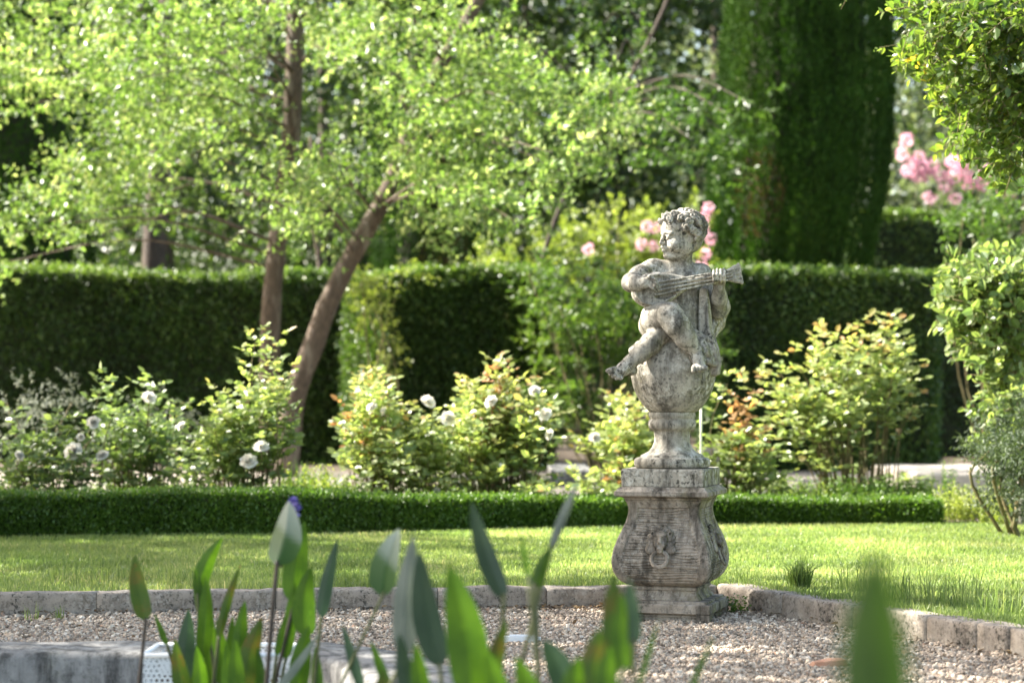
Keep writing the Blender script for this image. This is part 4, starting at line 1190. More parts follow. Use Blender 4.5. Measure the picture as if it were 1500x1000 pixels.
def hedge(name, pts, z0, z1, label, cat='hedge', n=30000, leaf=.035, mat='hedge', tint=(0, .9), lump=.07, wr=.55, group=None, core='core', inset=.07, fuzz=.03, sprigs=0, ztop=None):
    """clipped hedge on a convex footprint pts (counter-clockwise from above)"""
    rng = np.random.default_rng(int(abs(pts[0][0] * 100)) + len(pts))
    pts = np.array(pts, float); c = pts.mean(0); k = len(pts)
    root = thing(name, label, cat, (c[0], c[1], z0), group)
    zt = (lambda x: np.full_like(x, z1)) if ztop is None else ztop
    ed = [(pts[i], pts[(i + 1) % k]) for i in range(k)]
    areas = [np.linalg.norm(b - a) * (z1 - z0) for a, b in ed]
    top = abs(sum(a[0] * b[1] - a[1] * b[0] for a, b in ed)) / 2
    seen = []
    for (a, b), ar in zip(ed, areas):
        d = nrm(b - a); nv = np.array([d[1], -d[0]])
        seen.append(ar * (1.0 if nv[1] < .3 else .15))
    tot = sum(seen) + top
    Ps, Ns = [], []
    for (a, b), ar in zip(ed, seen):
        m = int(n * ar / tot)
        d = nrm(b - a); nv = np.array([d[1], -d[0], 0])
        u = rng.random(m); xy = a + (b - a) * u[:, None]
        zz = z0 + (zt(xy[:, 0]) - z0) * rng.random(m)
        Ps.append(np.c_[xy, zz]); Ns.append(np.broadcast_to(nv, (m, 3)))
    m = int(n * top / tot)
    lo, hi = pts.min(0), pts.max(0); q = rng.uniform(lo, hi, (m * 2, 2)); ins = np.ones(len(q), bool)
    for a, b in ed: ins &= ((b[0] - a[0]) * (q[:, 1] - a[1]) - (b[1] - a[1]) * (q[:, 0] - a[0])) > 0
    q = q[ins]
    Ps.append(np.c_[q, zt(q[:, 0])]); Ns.append(np.broadcast_to(np.array([0, 0, 1.]), (len(q), 3)))
    P = np.concatenate(Ps); Nn = np.concatenate(Ns).copy()
    # round the upper edge and let the surface wander
    P = P + Nn * (lump * (vnoise(P, 1.6, 2) - .55) + lump * .5 * (vnoise(P, 5, 7) - .5))[:, None]
    hh = np.clip((P[:, 2] - (zt(P[:, 0]) - .18)) / .18, 0, 1) ** 2
    P[:, :2] += (c - P[:, :2]) * (hh * .012)[:, None]
    mb = MB()
    shell(mb, rng, P, Nn, leaf, wr, tint, jitter=fuzz)
    if sprigs:
        i = rng.integers(0, len(P), sprigs); i = i[Nn[i][:, 2] > .5] if False else i
        shoots(mb, rng, P[i], Nn[i] * .6 + [0, 0, .6] + rng.normal(0, .3, (len(i), 3)), rng.uniform(.06, .16, len(i)), 7, leaf * 1.1, wr, (tint[0] + .2, 1))
    o = c
    mb.build('foliage', M[mat], root, False, origin=np.array([c[0], c[1], z0]))
    if sprigs:                                             # young shoots above the clipped top, sunlit rim put into their paler colour
        ng = MB(); m = int(sprigs * .55); q = rng.uniform(lo, hi, (m, 2)); q[:, 1] = np.where(rng.random(m) < .6, lo[1] + (hi[1] - lo[1]) * rng.random(m) * .25, q[:, 1])
        P2 = np.c_[q, zt(q[:, 0]) - .02]
        shoots(ng, rng, P2, rng.normal(0, .4, (m, 3)) + [0, 0, .9], rng.uniform(.06, .17, m), 8, leaf * 1.15, wr, (.3, 1))
        ng.build('sunlit_growth', M['shrub'], root, False, origin=np.array([c[0], c[1], z0]))
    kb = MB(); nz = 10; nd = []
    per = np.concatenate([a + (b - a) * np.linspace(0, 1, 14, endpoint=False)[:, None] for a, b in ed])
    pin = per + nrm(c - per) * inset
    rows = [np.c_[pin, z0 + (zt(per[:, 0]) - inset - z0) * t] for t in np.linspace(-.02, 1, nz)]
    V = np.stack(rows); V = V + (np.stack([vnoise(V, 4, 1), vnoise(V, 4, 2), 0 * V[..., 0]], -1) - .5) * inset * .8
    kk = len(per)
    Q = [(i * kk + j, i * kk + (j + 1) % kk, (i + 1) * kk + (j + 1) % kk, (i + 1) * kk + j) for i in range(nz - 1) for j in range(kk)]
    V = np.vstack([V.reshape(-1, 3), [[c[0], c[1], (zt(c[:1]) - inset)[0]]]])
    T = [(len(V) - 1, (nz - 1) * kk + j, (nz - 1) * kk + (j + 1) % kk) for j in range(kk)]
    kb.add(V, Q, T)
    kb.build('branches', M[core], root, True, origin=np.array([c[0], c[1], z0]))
    return root


def X(px, D): return (px - 750) / F_PX * D


# low box edging along the back of the lawn; bends behind the pedestal
def box_band(D0, D1): return D0
BXL = [(-8.5, 11.7), (-3.0, 11.85), (-1.0, 12.25), (1.0, 12.95), (2.75, 13.05)]


def box_hedge():
    rng = np.random.default_rng(21)
    P0 = np.array(BXL); dep = .42
    root = thing('box_hedge', 'low clipped box edging hedge running along the back of the lawn', 'low hedge', (0, 12.6, LZ))
    n = 110000
    s = rng.random(n) ** .9; xs = -4.0 + 6.75 * rng.random(n)
    ys = np.interp(xs, P0[:, 0], P0[:, 1])
    h = np.interp(xs, [-9, -2, 0, 1, 3], [.245, .235, .18, .145, .135]) * (1 + .16 * (vnoise(np.stack([xs, 0 * xs, 0 * xs], -1), 1.5, 5) - .5))
    front = rng.random(n) < .5
    bul = .02 * (vnoise(np.stack([xs, 0 * xs, h], -1), 3, 2) - .5)
    z = np.where(front, LZ + h * rng.random(n), LZ + h)
    y = np.where(front, ys + bul, ys + dep * rng.random(n))
    P = np.stack([xs, y, z], -1)
    Nn = np.where(front[:, None], np.array([0, -1., 0]), np.array([0, 0, 1.]))
    top = np.clip((z - LZ) / h, 0, 1) ** 4 * front
    P[:, 1] += top * .035
    mb = MB(); shell(mb, rng, P, Nn, .021, .62, (0, .85), tpl=T4, jitter=.012, up=.5)
    i = rng.choice(n, 2600); i = i[(z[i] > LZ + h[i] * .8)]
    shoots(mb, rng, P[i], rng.normal(0, .35, (len(i), 3)) + [0, -.2, 1], rng.uniform(.03, .07, len(i)), 7, .02, .55, (.4, 1), tpl=T4)
    mb.build('foliage', M['box'], root, False, origin=(0, 12.6, LZ))
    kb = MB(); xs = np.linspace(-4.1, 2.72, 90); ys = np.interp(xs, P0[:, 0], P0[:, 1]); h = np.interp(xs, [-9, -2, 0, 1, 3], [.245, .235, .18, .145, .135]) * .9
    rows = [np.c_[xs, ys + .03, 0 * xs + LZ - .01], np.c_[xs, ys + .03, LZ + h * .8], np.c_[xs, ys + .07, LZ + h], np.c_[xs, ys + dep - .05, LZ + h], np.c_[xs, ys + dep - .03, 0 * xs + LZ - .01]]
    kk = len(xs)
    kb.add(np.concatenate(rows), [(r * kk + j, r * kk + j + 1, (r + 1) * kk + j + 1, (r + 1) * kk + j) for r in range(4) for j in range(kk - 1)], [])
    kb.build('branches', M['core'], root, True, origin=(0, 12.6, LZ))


box_hedge()


def wavy(h, amp, s=0): return lambda x: h + amp * (vnoise(np.stack([x, 0 * x, 0 * x + s], -1), 1.1, 3) - .5)


def hp(py, D): return CAM_Z + (HOR - py) / F_PX * D


hedge('tall_hedge', [(X(-70, 25), 25), (X(500, 24.6), 24.6), (X(520, 24.6), 26.4), (X(-70, 25), 26.8)], LZ, hp(404, 25), 'long tall clipped hedge at the left, behind the two bare tree trunks', n=90000, leaf=.045, ztop=wavy(hp(404, 25), .17), sprigs=1500)
hedge('tall_hedge', [(X(566, 22.8), 22.8), (X(800, 22.8), 22.8), (X(806, 22.8), 24.4), (X(520, 23.4), 24.4), (X(508, 23.4), 23.5)], LZ, hp(405, 22.8), 'clipped hedge in the middle with a sunlit bushy left end, right of the leaning trunk', n=70000, leaf=.045, ztop=wavy(hp(406, 22.8), .14, 3), sprigs=1500)
hedge('tall_hedge', [(X(1052, 22.5), 22.5), (X(1368, 22.5), 22.5), (X(1382, 22.5), 22.9), (X(1378, 22.5), 24.2), (X(1050, 22.5), 24.2)], LZ, hp(404, 22.5), 'clipped hedge right of the statue, behind the big rose bush', n=62000, leaf=.045, tint=(0, .95), ztop=wavy(hp(404, 22.5), .14, 5), sprigs=800)
hedge('tall_hedge', [(X(1270, 33), 33), (X(1440, 33), 33), (X(1440, 33), 36), (X(1270, 33), 36)], LZ, hp(314, 33), 'farther taller hedge with a bright top, right of the huge conical yew', n=36000, leaf=.06, tint=(.1, 1), ztop=wavy(hp(316, 33), .10, 7), sprigs=500)
hedge('tall_hedge', [(X(1368, 27), 27), (X(1640, 27), 27), (X(1640, 27), 29), (X(1368, 27), 29)], LZ, hp(425, 27), 'very dark hedge in deep shade at the right edge behind the leaning rose', n=26000, leaf=.05, tint=(0, .5), ztop=wavy(hp(425, 27), .10, 9))


def topiary(label, prof_px, D, n, tint=(0, .9), seed=1, leaf=.075):
    """clipped conical conifer: prof_px = (row, left px, right px) from the top down"""
    rng = np.random.default_rng(seed)
    pr = np.array([((a + b) / 2, (b - a) / 2, r) for r, a, b in prof_px], float)
    zc = hp(pr[:, 2], D); xc = X(pr[:, 0], D); rr = pr[:, 1] / F_PX * D
    o = np.argsort(zc); zc, xc, rr = zc[o], xc[o], rr[o]
    c0 = np.array([xc[0], D + rr.max(), LZ])
    root = thing('conical_conifer', label, 'conifer', c0)
    z = rng.uniform(zc[0], zc[-1], n); a = rng.uniform(math.pi * .93, math.pi * 2.07, n); back = rng.random(n) < .25
    a = np.where(back, rng.uniform(0, math.pi, n), a)
    R = np.interp(z, zc, rr); xx = np.interp(z, zc, xc)
    u = np.stack([np.cos(a), np.sin(a), 0 * a], -1)
    P = np.stack([xx, 0 * xx + c0[1], z], -1) + u * R[:, None]
    # vertical ribs and hollows of a clipped conifer
    q = np.stack([a * 3, 0 * a, z * .35], -1)
    P += u * (.15 * (vnoise(q, 1.5, seed) - .6) + .09 * (vnoise(q * [2.5, 1, 2.2], 2, seed + 1) - .5))[:, None]
    mb = MB()
    ax = u * .45 + rng.normal(0, .3, (n, 3)); ax[:, 2] += .9
    tn = np.clip(tint[0] + (tint[1] - tint[0]) * (.5 * rng.random(n) + .5 * vnoise(P * [1, 1, .5], 1.3, 6)), 0, 1)
    tn = np.where((vnoise(P * [1, 1, .6], .9, 12) > .72) & (rng.random(n) < .4), 1.0, tn)
    put_leaves(mb, P + u * rng.normal(0, .03, (n, 1)), ax, u + rng.normal(0, .5, (n, 3)), leaf * rng.uniform(.6, 1.5, n), .28, tn, T4)
    mb.build('foliage', M['conifer'], root, False, origin=c0)
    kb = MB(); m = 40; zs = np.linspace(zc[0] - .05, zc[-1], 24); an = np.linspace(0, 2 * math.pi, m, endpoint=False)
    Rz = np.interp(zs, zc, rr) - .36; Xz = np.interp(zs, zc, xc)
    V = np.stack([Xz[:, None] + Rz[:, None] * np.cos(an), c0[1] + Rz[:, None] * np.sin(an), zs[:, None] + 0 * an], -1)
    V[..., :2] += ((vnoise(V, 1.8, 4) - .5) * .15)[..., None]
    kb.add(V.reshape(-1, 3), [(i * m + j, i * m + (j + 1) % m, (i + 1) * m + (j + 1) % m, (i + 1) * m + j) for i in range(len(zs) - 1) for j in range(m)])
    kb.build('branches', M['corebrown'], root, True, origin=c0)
    t = MB(); tube(t, [(c0[0], c0[1], LZ - .1), (c0[0], c0[1], zc[0] + .6)], .22, .18, n=10, seg=4)
    t.build('trunk', M['bark_dark'], root, True, origin=c0)
    return root


topiary('huge dark clipped conical yew standing behind the statue to the right', [(-260, 1128, 1296), (-60, 1090, 1322), (60, 1076, 1328), (150, 1068, 1326), (250, 1060, 1316), (330, 1052, 1302), (400, 1050, 1285), (520, 1062, 1262), (600, 1072, 1250)], 27.5, 130000, seed=3)
topiary('dark clipped conifer at the far left edge, in shade beside the bright tree', [(-150, -120, 70), (0, -150, 92), (150, -165, 108), (280, -165, 110), (400, -160, 104), (540, -150, 90), (610, -140, 80)], 26.5, 45000, (0, .7), seed=5)
topiary('dark foot of a clipped conifer showing behind the leaning trunk', [(-60, 560, 690), (120, 548, 700), (260, 545, 698), (400, 545, 694), (560, 552, 688), (600, 560, 680)], 31, 40000, (0, .55), seed=8)


# ================================================================== TREES
def crown(root, rng, clumps, name, mat, leaf, per, tint=(0, 1), droop=.0, wr=.45, K=13, slen=.35, tpl=T6, as_mb=None):
    mb = as_mb or MB()
    for c, r, dens, dt in clumps:
        c = np.array(c); r = np.array(r)
        m = max(3, int(per * dens * (r[0] * r[2]) / K))
        p, u = ball_points(rng, m, c, r, .15)
        # layered sprays: gather the shoots on a few tilted sheets
        nl = max(2, int(r[2] / .22)); z = (p[:, 2] - c[2]) / r[2]
        p[:, 2] = c[2] + r[2] * (np.round(z * nl) / nl * .75 + z * .25) + .10 * (vnoise(p, 2.2, 3) - .5)
        d = u * .7 + rng.normal(0, .45, (m, 3)); d[:, 2] = d[:, 2] * .6 + .18 - droop
        shoots(mb, rng, p, d, slen * rng.uniform(.6, 1.2, m), K, leaf, wr, tint, tpl=tpl, up=.55, tshift=dt)
    if as_mb is None:
        return mb.build(name, M[mat], root, False, origin=np.array(root.location))


def tree_clumps(rng, L, D0, D1):
    out = []
    for (px, py, rx, ry) in L:
        D = rng.uniform(D0, D1); s = D / F_PX
        out.append((W(px, py, D), (rx * s * .92, max(rx * s, .45), ry * s * .9), float(rng.uniform(.35, 1.35)), float(rng.normal(0, .09))))
    return out


def limb(root, P, r0, r1, mat='bark', rng=None, name='branch', seg=12):
    mb = MB(); tube(mb, P, r0, r1, n=7, seg=seg, wob=.18, rng=rng or np.random.default_rng(1))
    mb.build(name, M[mat], root, True, origin=np.array(P[0]))


def tree(label, trunk_px, D, widths, clumps, seed, per=560, tint=(0, 1), leaf=.071, mat='tree', K=17, bark='bark'):
    rng = np.random.default_rng(seed)
    P = [W(px, py, D + dd) for px, py, dd in trunk_px]
    P[0][2] = LZ - .05
    root = thing('deciduous_tree', label, 'tree', P[0] + [0, 0, .05])
    mb = MB(); tube(mb, P, widths[0] / 2 / F_PX * D, widths[1] / 2 / F_PX * D, n=12, seg=34, wob=.14, rng=rng)
    mb.build('trunk', M[bark], root, True, origin=P[0])
    Cl = tree_clumps(rng, clumps, D - 3.2, D + 1.6)
    TP = spline(P, 40)
    groups = {}
    for c in Cl:                                         # a limb to every third clump, twigs to the others
        t = TP[np.argmin(np.linalg.norm((TP - c[0]) * [1, .6, 1.4], axis=1) + np.where(TP[:, 2] < 1.6, 9, 0))]
        mid = (t + c[0]) / 2 + [0, 0, .25]
        limb(root, [t, mid, c[0] + [0, 0, -.05]], .015, .005, bark, rng=rng)
    crown(root, rng, Cl, 'crown', mat, leaf, per, tint, K=K, slen=.5)
    return root


TL = [(40, 25, 70, 45), (120, 45, 80, 55), (205, 30, 90, 50), (300, 35, 90, 55), (95, 105, 85, 42), (180, 110, 90, 50), (270, 105, 90, 55), (335, 95, 45, 60), (50, 145, 45, 26), (165, 160, 60, 34), (235, 165, 70, 40), (320, 165, 70, 45),
      (200, 205, 60, 36), (265, 225, 60, 40), (165, 255, 75, 32), (110, 290, 70, 34), (190, 300, 60, 42), (60, 318, 55, 28), (150, 335, 45, 24), (10, 335, 35, 22), (6, 378, 16, 20), (352, 18, 46, 38), (385, 40, 22, 26),
      (0, 90, 40, 50), (492, 28, 34, 42), (510, 62, 36, 34), (500, 98, 26, 22)]
tree('bright leafed tree at left with an upright trunk and sprays of sunlit leaves', [(393, 640, 0), (396, 480, 0), (403, 390, 0), (416, 290, .1), (425, 220, .1), (431, 110, 0), (434, 0, 0), (437, -140, 0)], 21.5, (30, 25), TL, 31, per=9800)
TR = [(560, 40, 60, 50), (620, 70, 70, 55), (545, 130, 34, 34), (585, 150, 45, 45), (640, 150, 70, 50), (600, 215, 32, 45), (650, 225, 75, 50), (715, 130, 75, 55), (730, 215, 75, 60), (655, 295, 60, 40), (720, 300, 70, 42), (775, 265, 55, 45), (690, 40, 60, 40),
      (790, 160, 65, 50), (810, 215, 55, 45), (630, 335, 40, 22), (770, 325, 40, 22), (615, 270, 30, 45), (690, 180, 60, 50), (430, 262, 58, 34), (395, 300, 46, 36), (468, 300, 50, 38), (440, 335, 44, 22), (490, 255, 36, 28), (860, 120, 40, 34), (870, 185, 55, 45), (840, 250, 34, 22)]
tree('sunlit tree with a bare trunk leaning to the right', [(418, 640, 0), (430, 590, 0), (455, 515, 0), (490, 425, 0), (530, 350, 0), (562, 292, 0), (590, 220, .2), (625, 130, .3), (690, 20, .3), (760, -120, .2)], 20.5, (36, 17), TR, 33, per=9200)
TM = [(430, 250, 55, 36), (395, 285, 45, 34), (455, 290, 60, 36), (420, 320, 40, 26), (480, 320, 45, 30), (500, 240, 40, 26), (455, 360, 50, 22), (300, 335, 40, 22), (375, 215, 30, 26), (510, 300, 30, 30), (520, 345, 32, 22), (330, 350, 34, 18)]
tree('smaller green tree between the two trunks, its leaves lower and darker', [(470, 640, 0), (478, 500, 0), (470, 400, 0), (460, 320, 0), (455, 200, 0)], 27.6, (12, 5), TM, 35, per=3400, mat='shrub', tint=(0, .75))
TB = [(905, 80, 50, 42), (950, 125, 52, 46), (990, 165, 46, 44), (1022, 205, 40, 38), (1050, 222, 30, 30), (940, 180, 60, 50), (985, 235, 55, 32), (1036, 264, 26, 28), (900, 235, 45, 30), (1108, 150, 18, 8), (1082, 205, 18, 14), (915, 130, 40, 40), (1058, 185, 22, 22), (1075, 165, 16, 14), (880, 30, 40, 24)]
tree('airy tree behind the statue with leafy sprays in front of the conical yew', [(775, 640, 0), (780, 480, 0), (790, 400, 0), (822, 300, 0), (872, 200, 0), (930, 100, 0), (985, -20, 0), (1000, -120, 0)], 25.0, (9, 5), TB, 37, per=3000, mat='shrub', leaf=.085, tint=(0, .5), bark='bark_dark')


# ------------------------------------------------------------------ trees of the far background
def back_tree(px, D, w, top, mat, label, n, seed, bot=2.0, leaf=.2, conifer=False, tint=(0, 1)):
    rng = np.random.default_rng(seed)
    x = X(px, D); root = thing('background_tree', label, 'tree', (x, D, LZ), 'trees filling the background of the garden')
    mb = MB(); tube(mb, [(x, D, -.2), (x + .1, D, top * .4), (x, D, top * .8)], .20, .08, n=8, seg=8)
    mb.build('trunk', M['bark_dark'], root, True, origin=(x, D, LZ))
    cl = []
    for i in range(n):
        f = rng.random()
        z = bot + (top - bot) * f
        R = w * ((1 - f) ** .8 + .12 if conifer else (1 - (2 * f - .9) ** 2 * .6))
        a = rng.uniform(0, 6.28); q = R * math.sqrt(rng.random())
        cl.append(((x + q * math.cos(a), D + q * math.sin(a) * .8, z), (.85, .85, .55 if not conifer else .8), 1, float(rng.normal(0, .14))))
    crown(root, rng, cl, 'crown', mat, leaf, 620, tint, droop=.3 if conifer else 0, K=9, slen=.7, tpl=T4, wr=.5)


BT = [(-120, 44, 4.0, 12, 'back', 'shaded tree beyond the far left edge', 60, 0), (60, 50, 4.2, 13, 'back', 'dark tree behind the bright crown at the far left', 60, 0), (235, 38, 2.6, 11, 'back', 'dark tree whose trunk shows left of the upright trunk', 46, 0), (330, 56, 4.5, 14, 'back', 'deep green tree far behind the upright trunk', 60, 0),
      (470, 44, 3.4, 12, 'back', 'dark green tree far behind, between the two trunks', 56, 0), (620, 52, 4.2, 13, 'back', 'deep green tree far behind the leaning tree', 60, 0), (770, 42, 3.2, 13, 'back', 'dark drooping conifer at the top centre of the photo', 70, 1), (905, 46, 3.4, 14, 'back', 'dark conifer behind the airy tree', 70, 1),
      (1045, 52, 3.6, 15, 'backgrey', 'hazy grey green tree left of the conical yew top', 66, 0), (1195, 54, 4, 12, 'back', 'tree hidden behind the conical yew', 40, 0), (1375, 46, 3.0, 12, 'backgrey', 'grey green olive like tree right of the conical yew', 60, 0), (1500, 40, 3.2, 11, 'back', 'dark tree behind the hanging branches at the right edge', 60, 0), (1640, 44, 3.5, 12, 'back', 'shaded tree beyond the right edge', 44, 0)]
for i, (px, D, w_, top, mt, lab, n_, con) in enumerate(BT):
    back_tree(px, D, w_, top, mt, lab, n_, 100 + i, conifer=bool(con), bot=1.0)
mb = MB(); rng = np.random.default_rng(77)                 # wood closing the view under those trees
xs = rng.uniform(-32, 32, 15000); P = np.stack([xs, rng.uniform(60, 66, 15000), rng.uniform(0, 16, 15000)], -1)
shoots(mb, rng, P, rng.normal(0, .6, (15000, 3)), 1.3, 9, .45, .55, (0, .8), tpl=T4)
tag(mb.build('far_wood', M['back'], None, False), 'dark mass of woodland closing the view behind the garden trees', 'wood', kind='stuff')
for i, (px, D, lab, h, w_) in enumerate(((225, 30, 'dark bare trunk behind the hedge, left of the upright trunk', 340, 40),)):
    root = thing('background_tree', 'tree with a thick dark trunk rising behind the left hedge', 'tree', (X(px, D), D, LZ), 'trees filling the background of the garden')
    mb = MB(); tube(mb, [W(px - 6, 640, D), W(px, 400, D), W(px + 8, 250, D), W(px + 20, 60, D), W(px + 24, -60, D)], w_ / 2 / F_PX * D, 12 / F_PX * D, n=12, seg=20, wob=.12, rng=rng)
    mb.build('trunk', M['bark_dark'], root, True, origin=root.location)
    crown(root, np.random.default_rng(9), [(W(px + q[0], q[1], D + q[2]), (1.1, 1.1, .6), 1, 0.) for q in ((0, 60, 0), (80, 120, 1), (-70, 150, 1), (60, 0, 0), (-60, 20, 0), (70, 230, 1), (100, 300, 1))], 'crown', 'back', .12, 300, K=10, tpl=T4, slen=.5)


# shade trees beside the pond, left of the frame; they throw the shade on the court and the left lawn
def shade_tree(label, base, cl, seed):
    rng = np.random.default_rng(seed)
    root = thing('shade_tree', label, 'tree', base, 'shade trees left of the pond, outside the photo')
    b = np.array(base, float); top = np.mean([c[:3] for c in cl], 0)
    mb = MB(); tube(mb, [b - [0, 0, .3], b * .6 + top * .4 - [0, 0, .5], top], .22, .10, n=10, seg=14)
    mb.build('trunk', M['bark_dark'], root, True, origin=b)
    for c in cl: limb(root, [b * .35 + top * .65, (np.array(c[:3]) + top) / 2, np.array(c[:3])], .06, .02, 'bark_dark', rng)
    crown(root, rng, [((c[0], c[1], c[2]), (c[3], c[3], c[3] * .55), 1, 0.) for c in cl], 'crown', 'back', .15, 1500, K=10, tpl=T4, slen=.5, wr=.6)


hd = np.array([math.sin(math.radians(-72)), math.cos(math.radians(-72))]); ct = 1 / math.tan(math.radians(41))


def over(x, y, z): return (x + hd[0] * ct * (z - .05), y + hd[1] * ct * (z - .05), z)


SH1 = [(*over(x, y, z), r) for x, y, z, r in ((-3.4, 9.2, 6.0, 1.2), (-2.3, 9.7, 6.6, 1.2), (-3.0, 11.2, 6.4, 1.2), (-1.9, 11.4, 7.0, 1.0), (-1.3, 10.2, 6.8, .9), (-.7, 9.4, 6.3, .75), (-.5, 11.2, 7.2, .7), (-3.8, 12.4, 6.2, 1.1), (-2.6, 12.6, 7, .9), (-.2, 10.2, 6.9, .5), (-1.6, 9.2, 6.5, .8), (-1.2, 11.9, 7.2, .7), (-2.0, 10.6, 6.2, .9))]
SH2 = [(*over(x, y, z), r) for x, y, z, r in ((-2.5, 7.4, 5.8, 1.2), (-1.2, 7.6, 6.0, 1.1), (-.2, 8.1, 6.4, .9), (.5, 7.3, 6.0, 1.0), (1.2, 6.6, 5.8, .85), (.95, 7.9, 6.6, .45), (.4, 8.7, 6.8, .6), (-1.0, 8.6, 6.6, .8), (-2.2, 5.6, 5.5, 1.2), (-.6, 5.8, 5.7, 1.2), (.6, 5.5, 5.5, 1.0), (1.9, 5.9, 5.6, .8), (-1.5, 4, 5.4, 1.2), (0, 4, 5.5, 1.1), (1.2, 4.2, 5.5, .9), (1.75, 7.1, 6.3, .35), (1.2, 8.55, 6.5, .4), (1.25, 8.85, 6.7, .36), (1.75, 8.75, 6.9, .36), (2.3, 8.6, 6.8, .3), (2.75, 8.4, 6.9, .35), (3.1, 7.9, 6.6, .4), (-.1, 9.0, 6.4, .5), (.4, 8.2, 6.0, .45))]
shade_tree('shade tree beyond the left end of the lawn', (-9.4, 13.0, LZ), SH1, 61)
shade_tree('shade tree left of the pond court', (-6.4, 9.6, LZ), SH2, 62)


# ================================================================== FLOWERING SHRUBS BEHIND
def shrub(name, label, cat, clumps_px, mat, leaf, per, seed, D0, D1, flowers=(), fmat='pink', fsize=.10, tint=(0, 1), K=11, slen=.25, base_px=None, tpl=T6, droop=0., wr=.42, group=None):
    rng = np.random.default_rng(seed)
    cl = tree_clumps(rng, clumps_px, D0, D1)
    D = (D0 + D1) / 2; bx = base_px if base_px is not None else np.mean([c[0] for c in clumps_px])
    base = np.array([X(bx, D), D, LZ]); root = thing(name, label, cat, base, group)
    mb = MB()
    for c in cl:
        tube(mb, [base + rng.normal(0, .06, 3) * [1, 1, 0] - [0, 0, .03], (base + c[0]) / 2 + rng.normal(0, .1, 3), c[0]], .014, .005, n=5, seg=8)
    mb.build('stems', M['cane'], root, True, origin=base)
    crown(root, rng, cl, 'foliage', mat, leaf, per, tint, K=K, slen=slen, tpl=tpl, droop=droop, wr=wr)
    for fx, fy in flowers:
        Df = min(D0, D1) - .15; c = W(fx, fy, Df); mb = MB()
        n = 64; p, u = ball_points(rng, n, c, np.full(3, fsize), .5)
        put_leaves(mb, p, u + rng.normal(0, .4, (n, 3)), u + rng.normal(0, .5, (n, 3)), fsize * .62, .8, rng.random(n), T6)
        mb.build('flower_cluster', M[fmat], root, False, origin=c)
    return root


shrub('spirea_shrub', 'loose cascading green shrub between the middle hedge and the statue', 'shrub', [(800, 425, 40, 30), (812, 500, 40, 50), (775, 402, 40, 16), (810, 590, 34, 40), (860, 420, 60, 50), (900, 480, 60, 60), (850, 500, 50, 60), (930, 440, 50, 50), (830, 570, 36, 50), (890, 580, 50, 50), (960, 520, 50, 60), (990, 460, 45, 60), (1020, 540, 40, 60), (820, 450, 30, 40), (840, 620, 40, 30), (905, 635, 40, 24)], 'shrub', .07, 9500, 41, 21.3, 22.6, tint=(0, .9), droop=.25)
shrub('oleander', 'pale green sunlit shrub with a few pink flowers behind the middle hedge and statue head', 'shrub', [(730, 385, 40, 34), (780, 370, 45, 40), (840, 360, 50, 45), (890, 350, 50, 45), (930, 380, 45, 40), (760, 410, 40, 20), (870, 395, 50, 30), (960, 350, 40, 45), (990, 390, 40, 40), (1020, 345, 26, 55), (1030, 400, 22, 40), (905, 315, 40, 26), (715, 400, 22, 26)], 'pale', .09, 4000, 42, 26.5, 28,
      flowers=((862, 365), (948, 331), (960, 334), (940, 358), (958, 360), (1038, 303), (1032, 318), (1030, 338), (1042, 350), (1034, 372), (1028, 388)), fsize=.06, tint=(0, .8))
shrub('oleander', 'pink flowering shrub beyond the far hedge, right of the conical yew', 'shrub', [(1340, 250, 40, 40), (1390, 240, 45, 45), (1440, 255, 45, 45), (1360, 290, 45, 24), (1420, 290, 50, 30), (1480, 260, 40, 40), (1330, 215, 24, 30)], 'backgrey', .10, 1500, 43, 36.5, 38,
      flowers=((1327, 206), (1322, 226), (1332, 250), (1346, 232), (1376, 256), (1356, 256), (1408, 238), (1338, 240), (1352, 244), (1344, 258), (1366, 243), (1395, 236), (1398, 258), (1386, 272), (1412, 252), (1424, 264), (1420, 272), (1400, 292), (1362, 290), (1445, 252), (1440, 270), (1468, 272), (1480, 285)), fsize=.10)
shrub('evergreen_shrub', 'bushy mid green shrub at the right edge below the hanging branches', 'shrub', [(1440, 300, 40, 30), (1480, 320, 40, 40), (1425, 345, 36, 34), (1470, 365, 45, 36), (1500, 280, 30, 40), (1410, 320, 20, 24), (1450, 400, 40, 30), (1505, 400, 30, 60)], 'shrub', .07, 9000, 44, 19.5, 20.5, tint=(0, .5))
shrub('silver_shrub', 'silvery grey leaved shrub at the left edge behind the white roses', 'shrub', [(10, 590, 40, 45), (60, 600, 45, 36), (105, 590, 30, 36), (20, 640, 50, 30), (90, 635, 40, 26)], 'silver', .035, 9000, 45, 15.2, 15.8, slen=.16, tint=(0, 1), wr=.3)
shrub('silver_shrub', 'small silvery grey shrub behind the left roses, in front of the hedge', 'shrub', [(205, 610, 30, 24), (250, 605, 30, 30), (280, 625, 24, 24), (225, 645, 40, 20)], 'silver', .035, 8000, 46, 15.8, 16.2, slen=.14, tint=(0, .6), wr=.3)


shrub('sunlit_hedge_spray', 'added spray of pale leaves standing for sunlight on the left end of the middle hedge', 'shrub', [(530, 412, 34, 15), (555, 418, 36, 16), (548, 450, 26, 30), (560, 490, 18, 26), (536, 440, 22, 22), (572, 525, 12, 18), (580, 548, 9, 12), (590, 405, 26, 10)], 'pale', .055, 9000, 48, 22.2, 22.7, tint=(.15, .9), droop=.25, base_px=556)  # added pale spray, sunlight on the hedge end put into its leaf colour


# strap leaved plant and low plants between the roses
def strap_plant(px, D, h, n, rad, label, mat='shrub', w=.008, tone=(0, .6), name='strap_leaf_plant'):
    return tag(tuft(px, D, h, n, rad, label, name=name, mat=mat, lean=.35, w=w, tone=tone), label, 'plant')


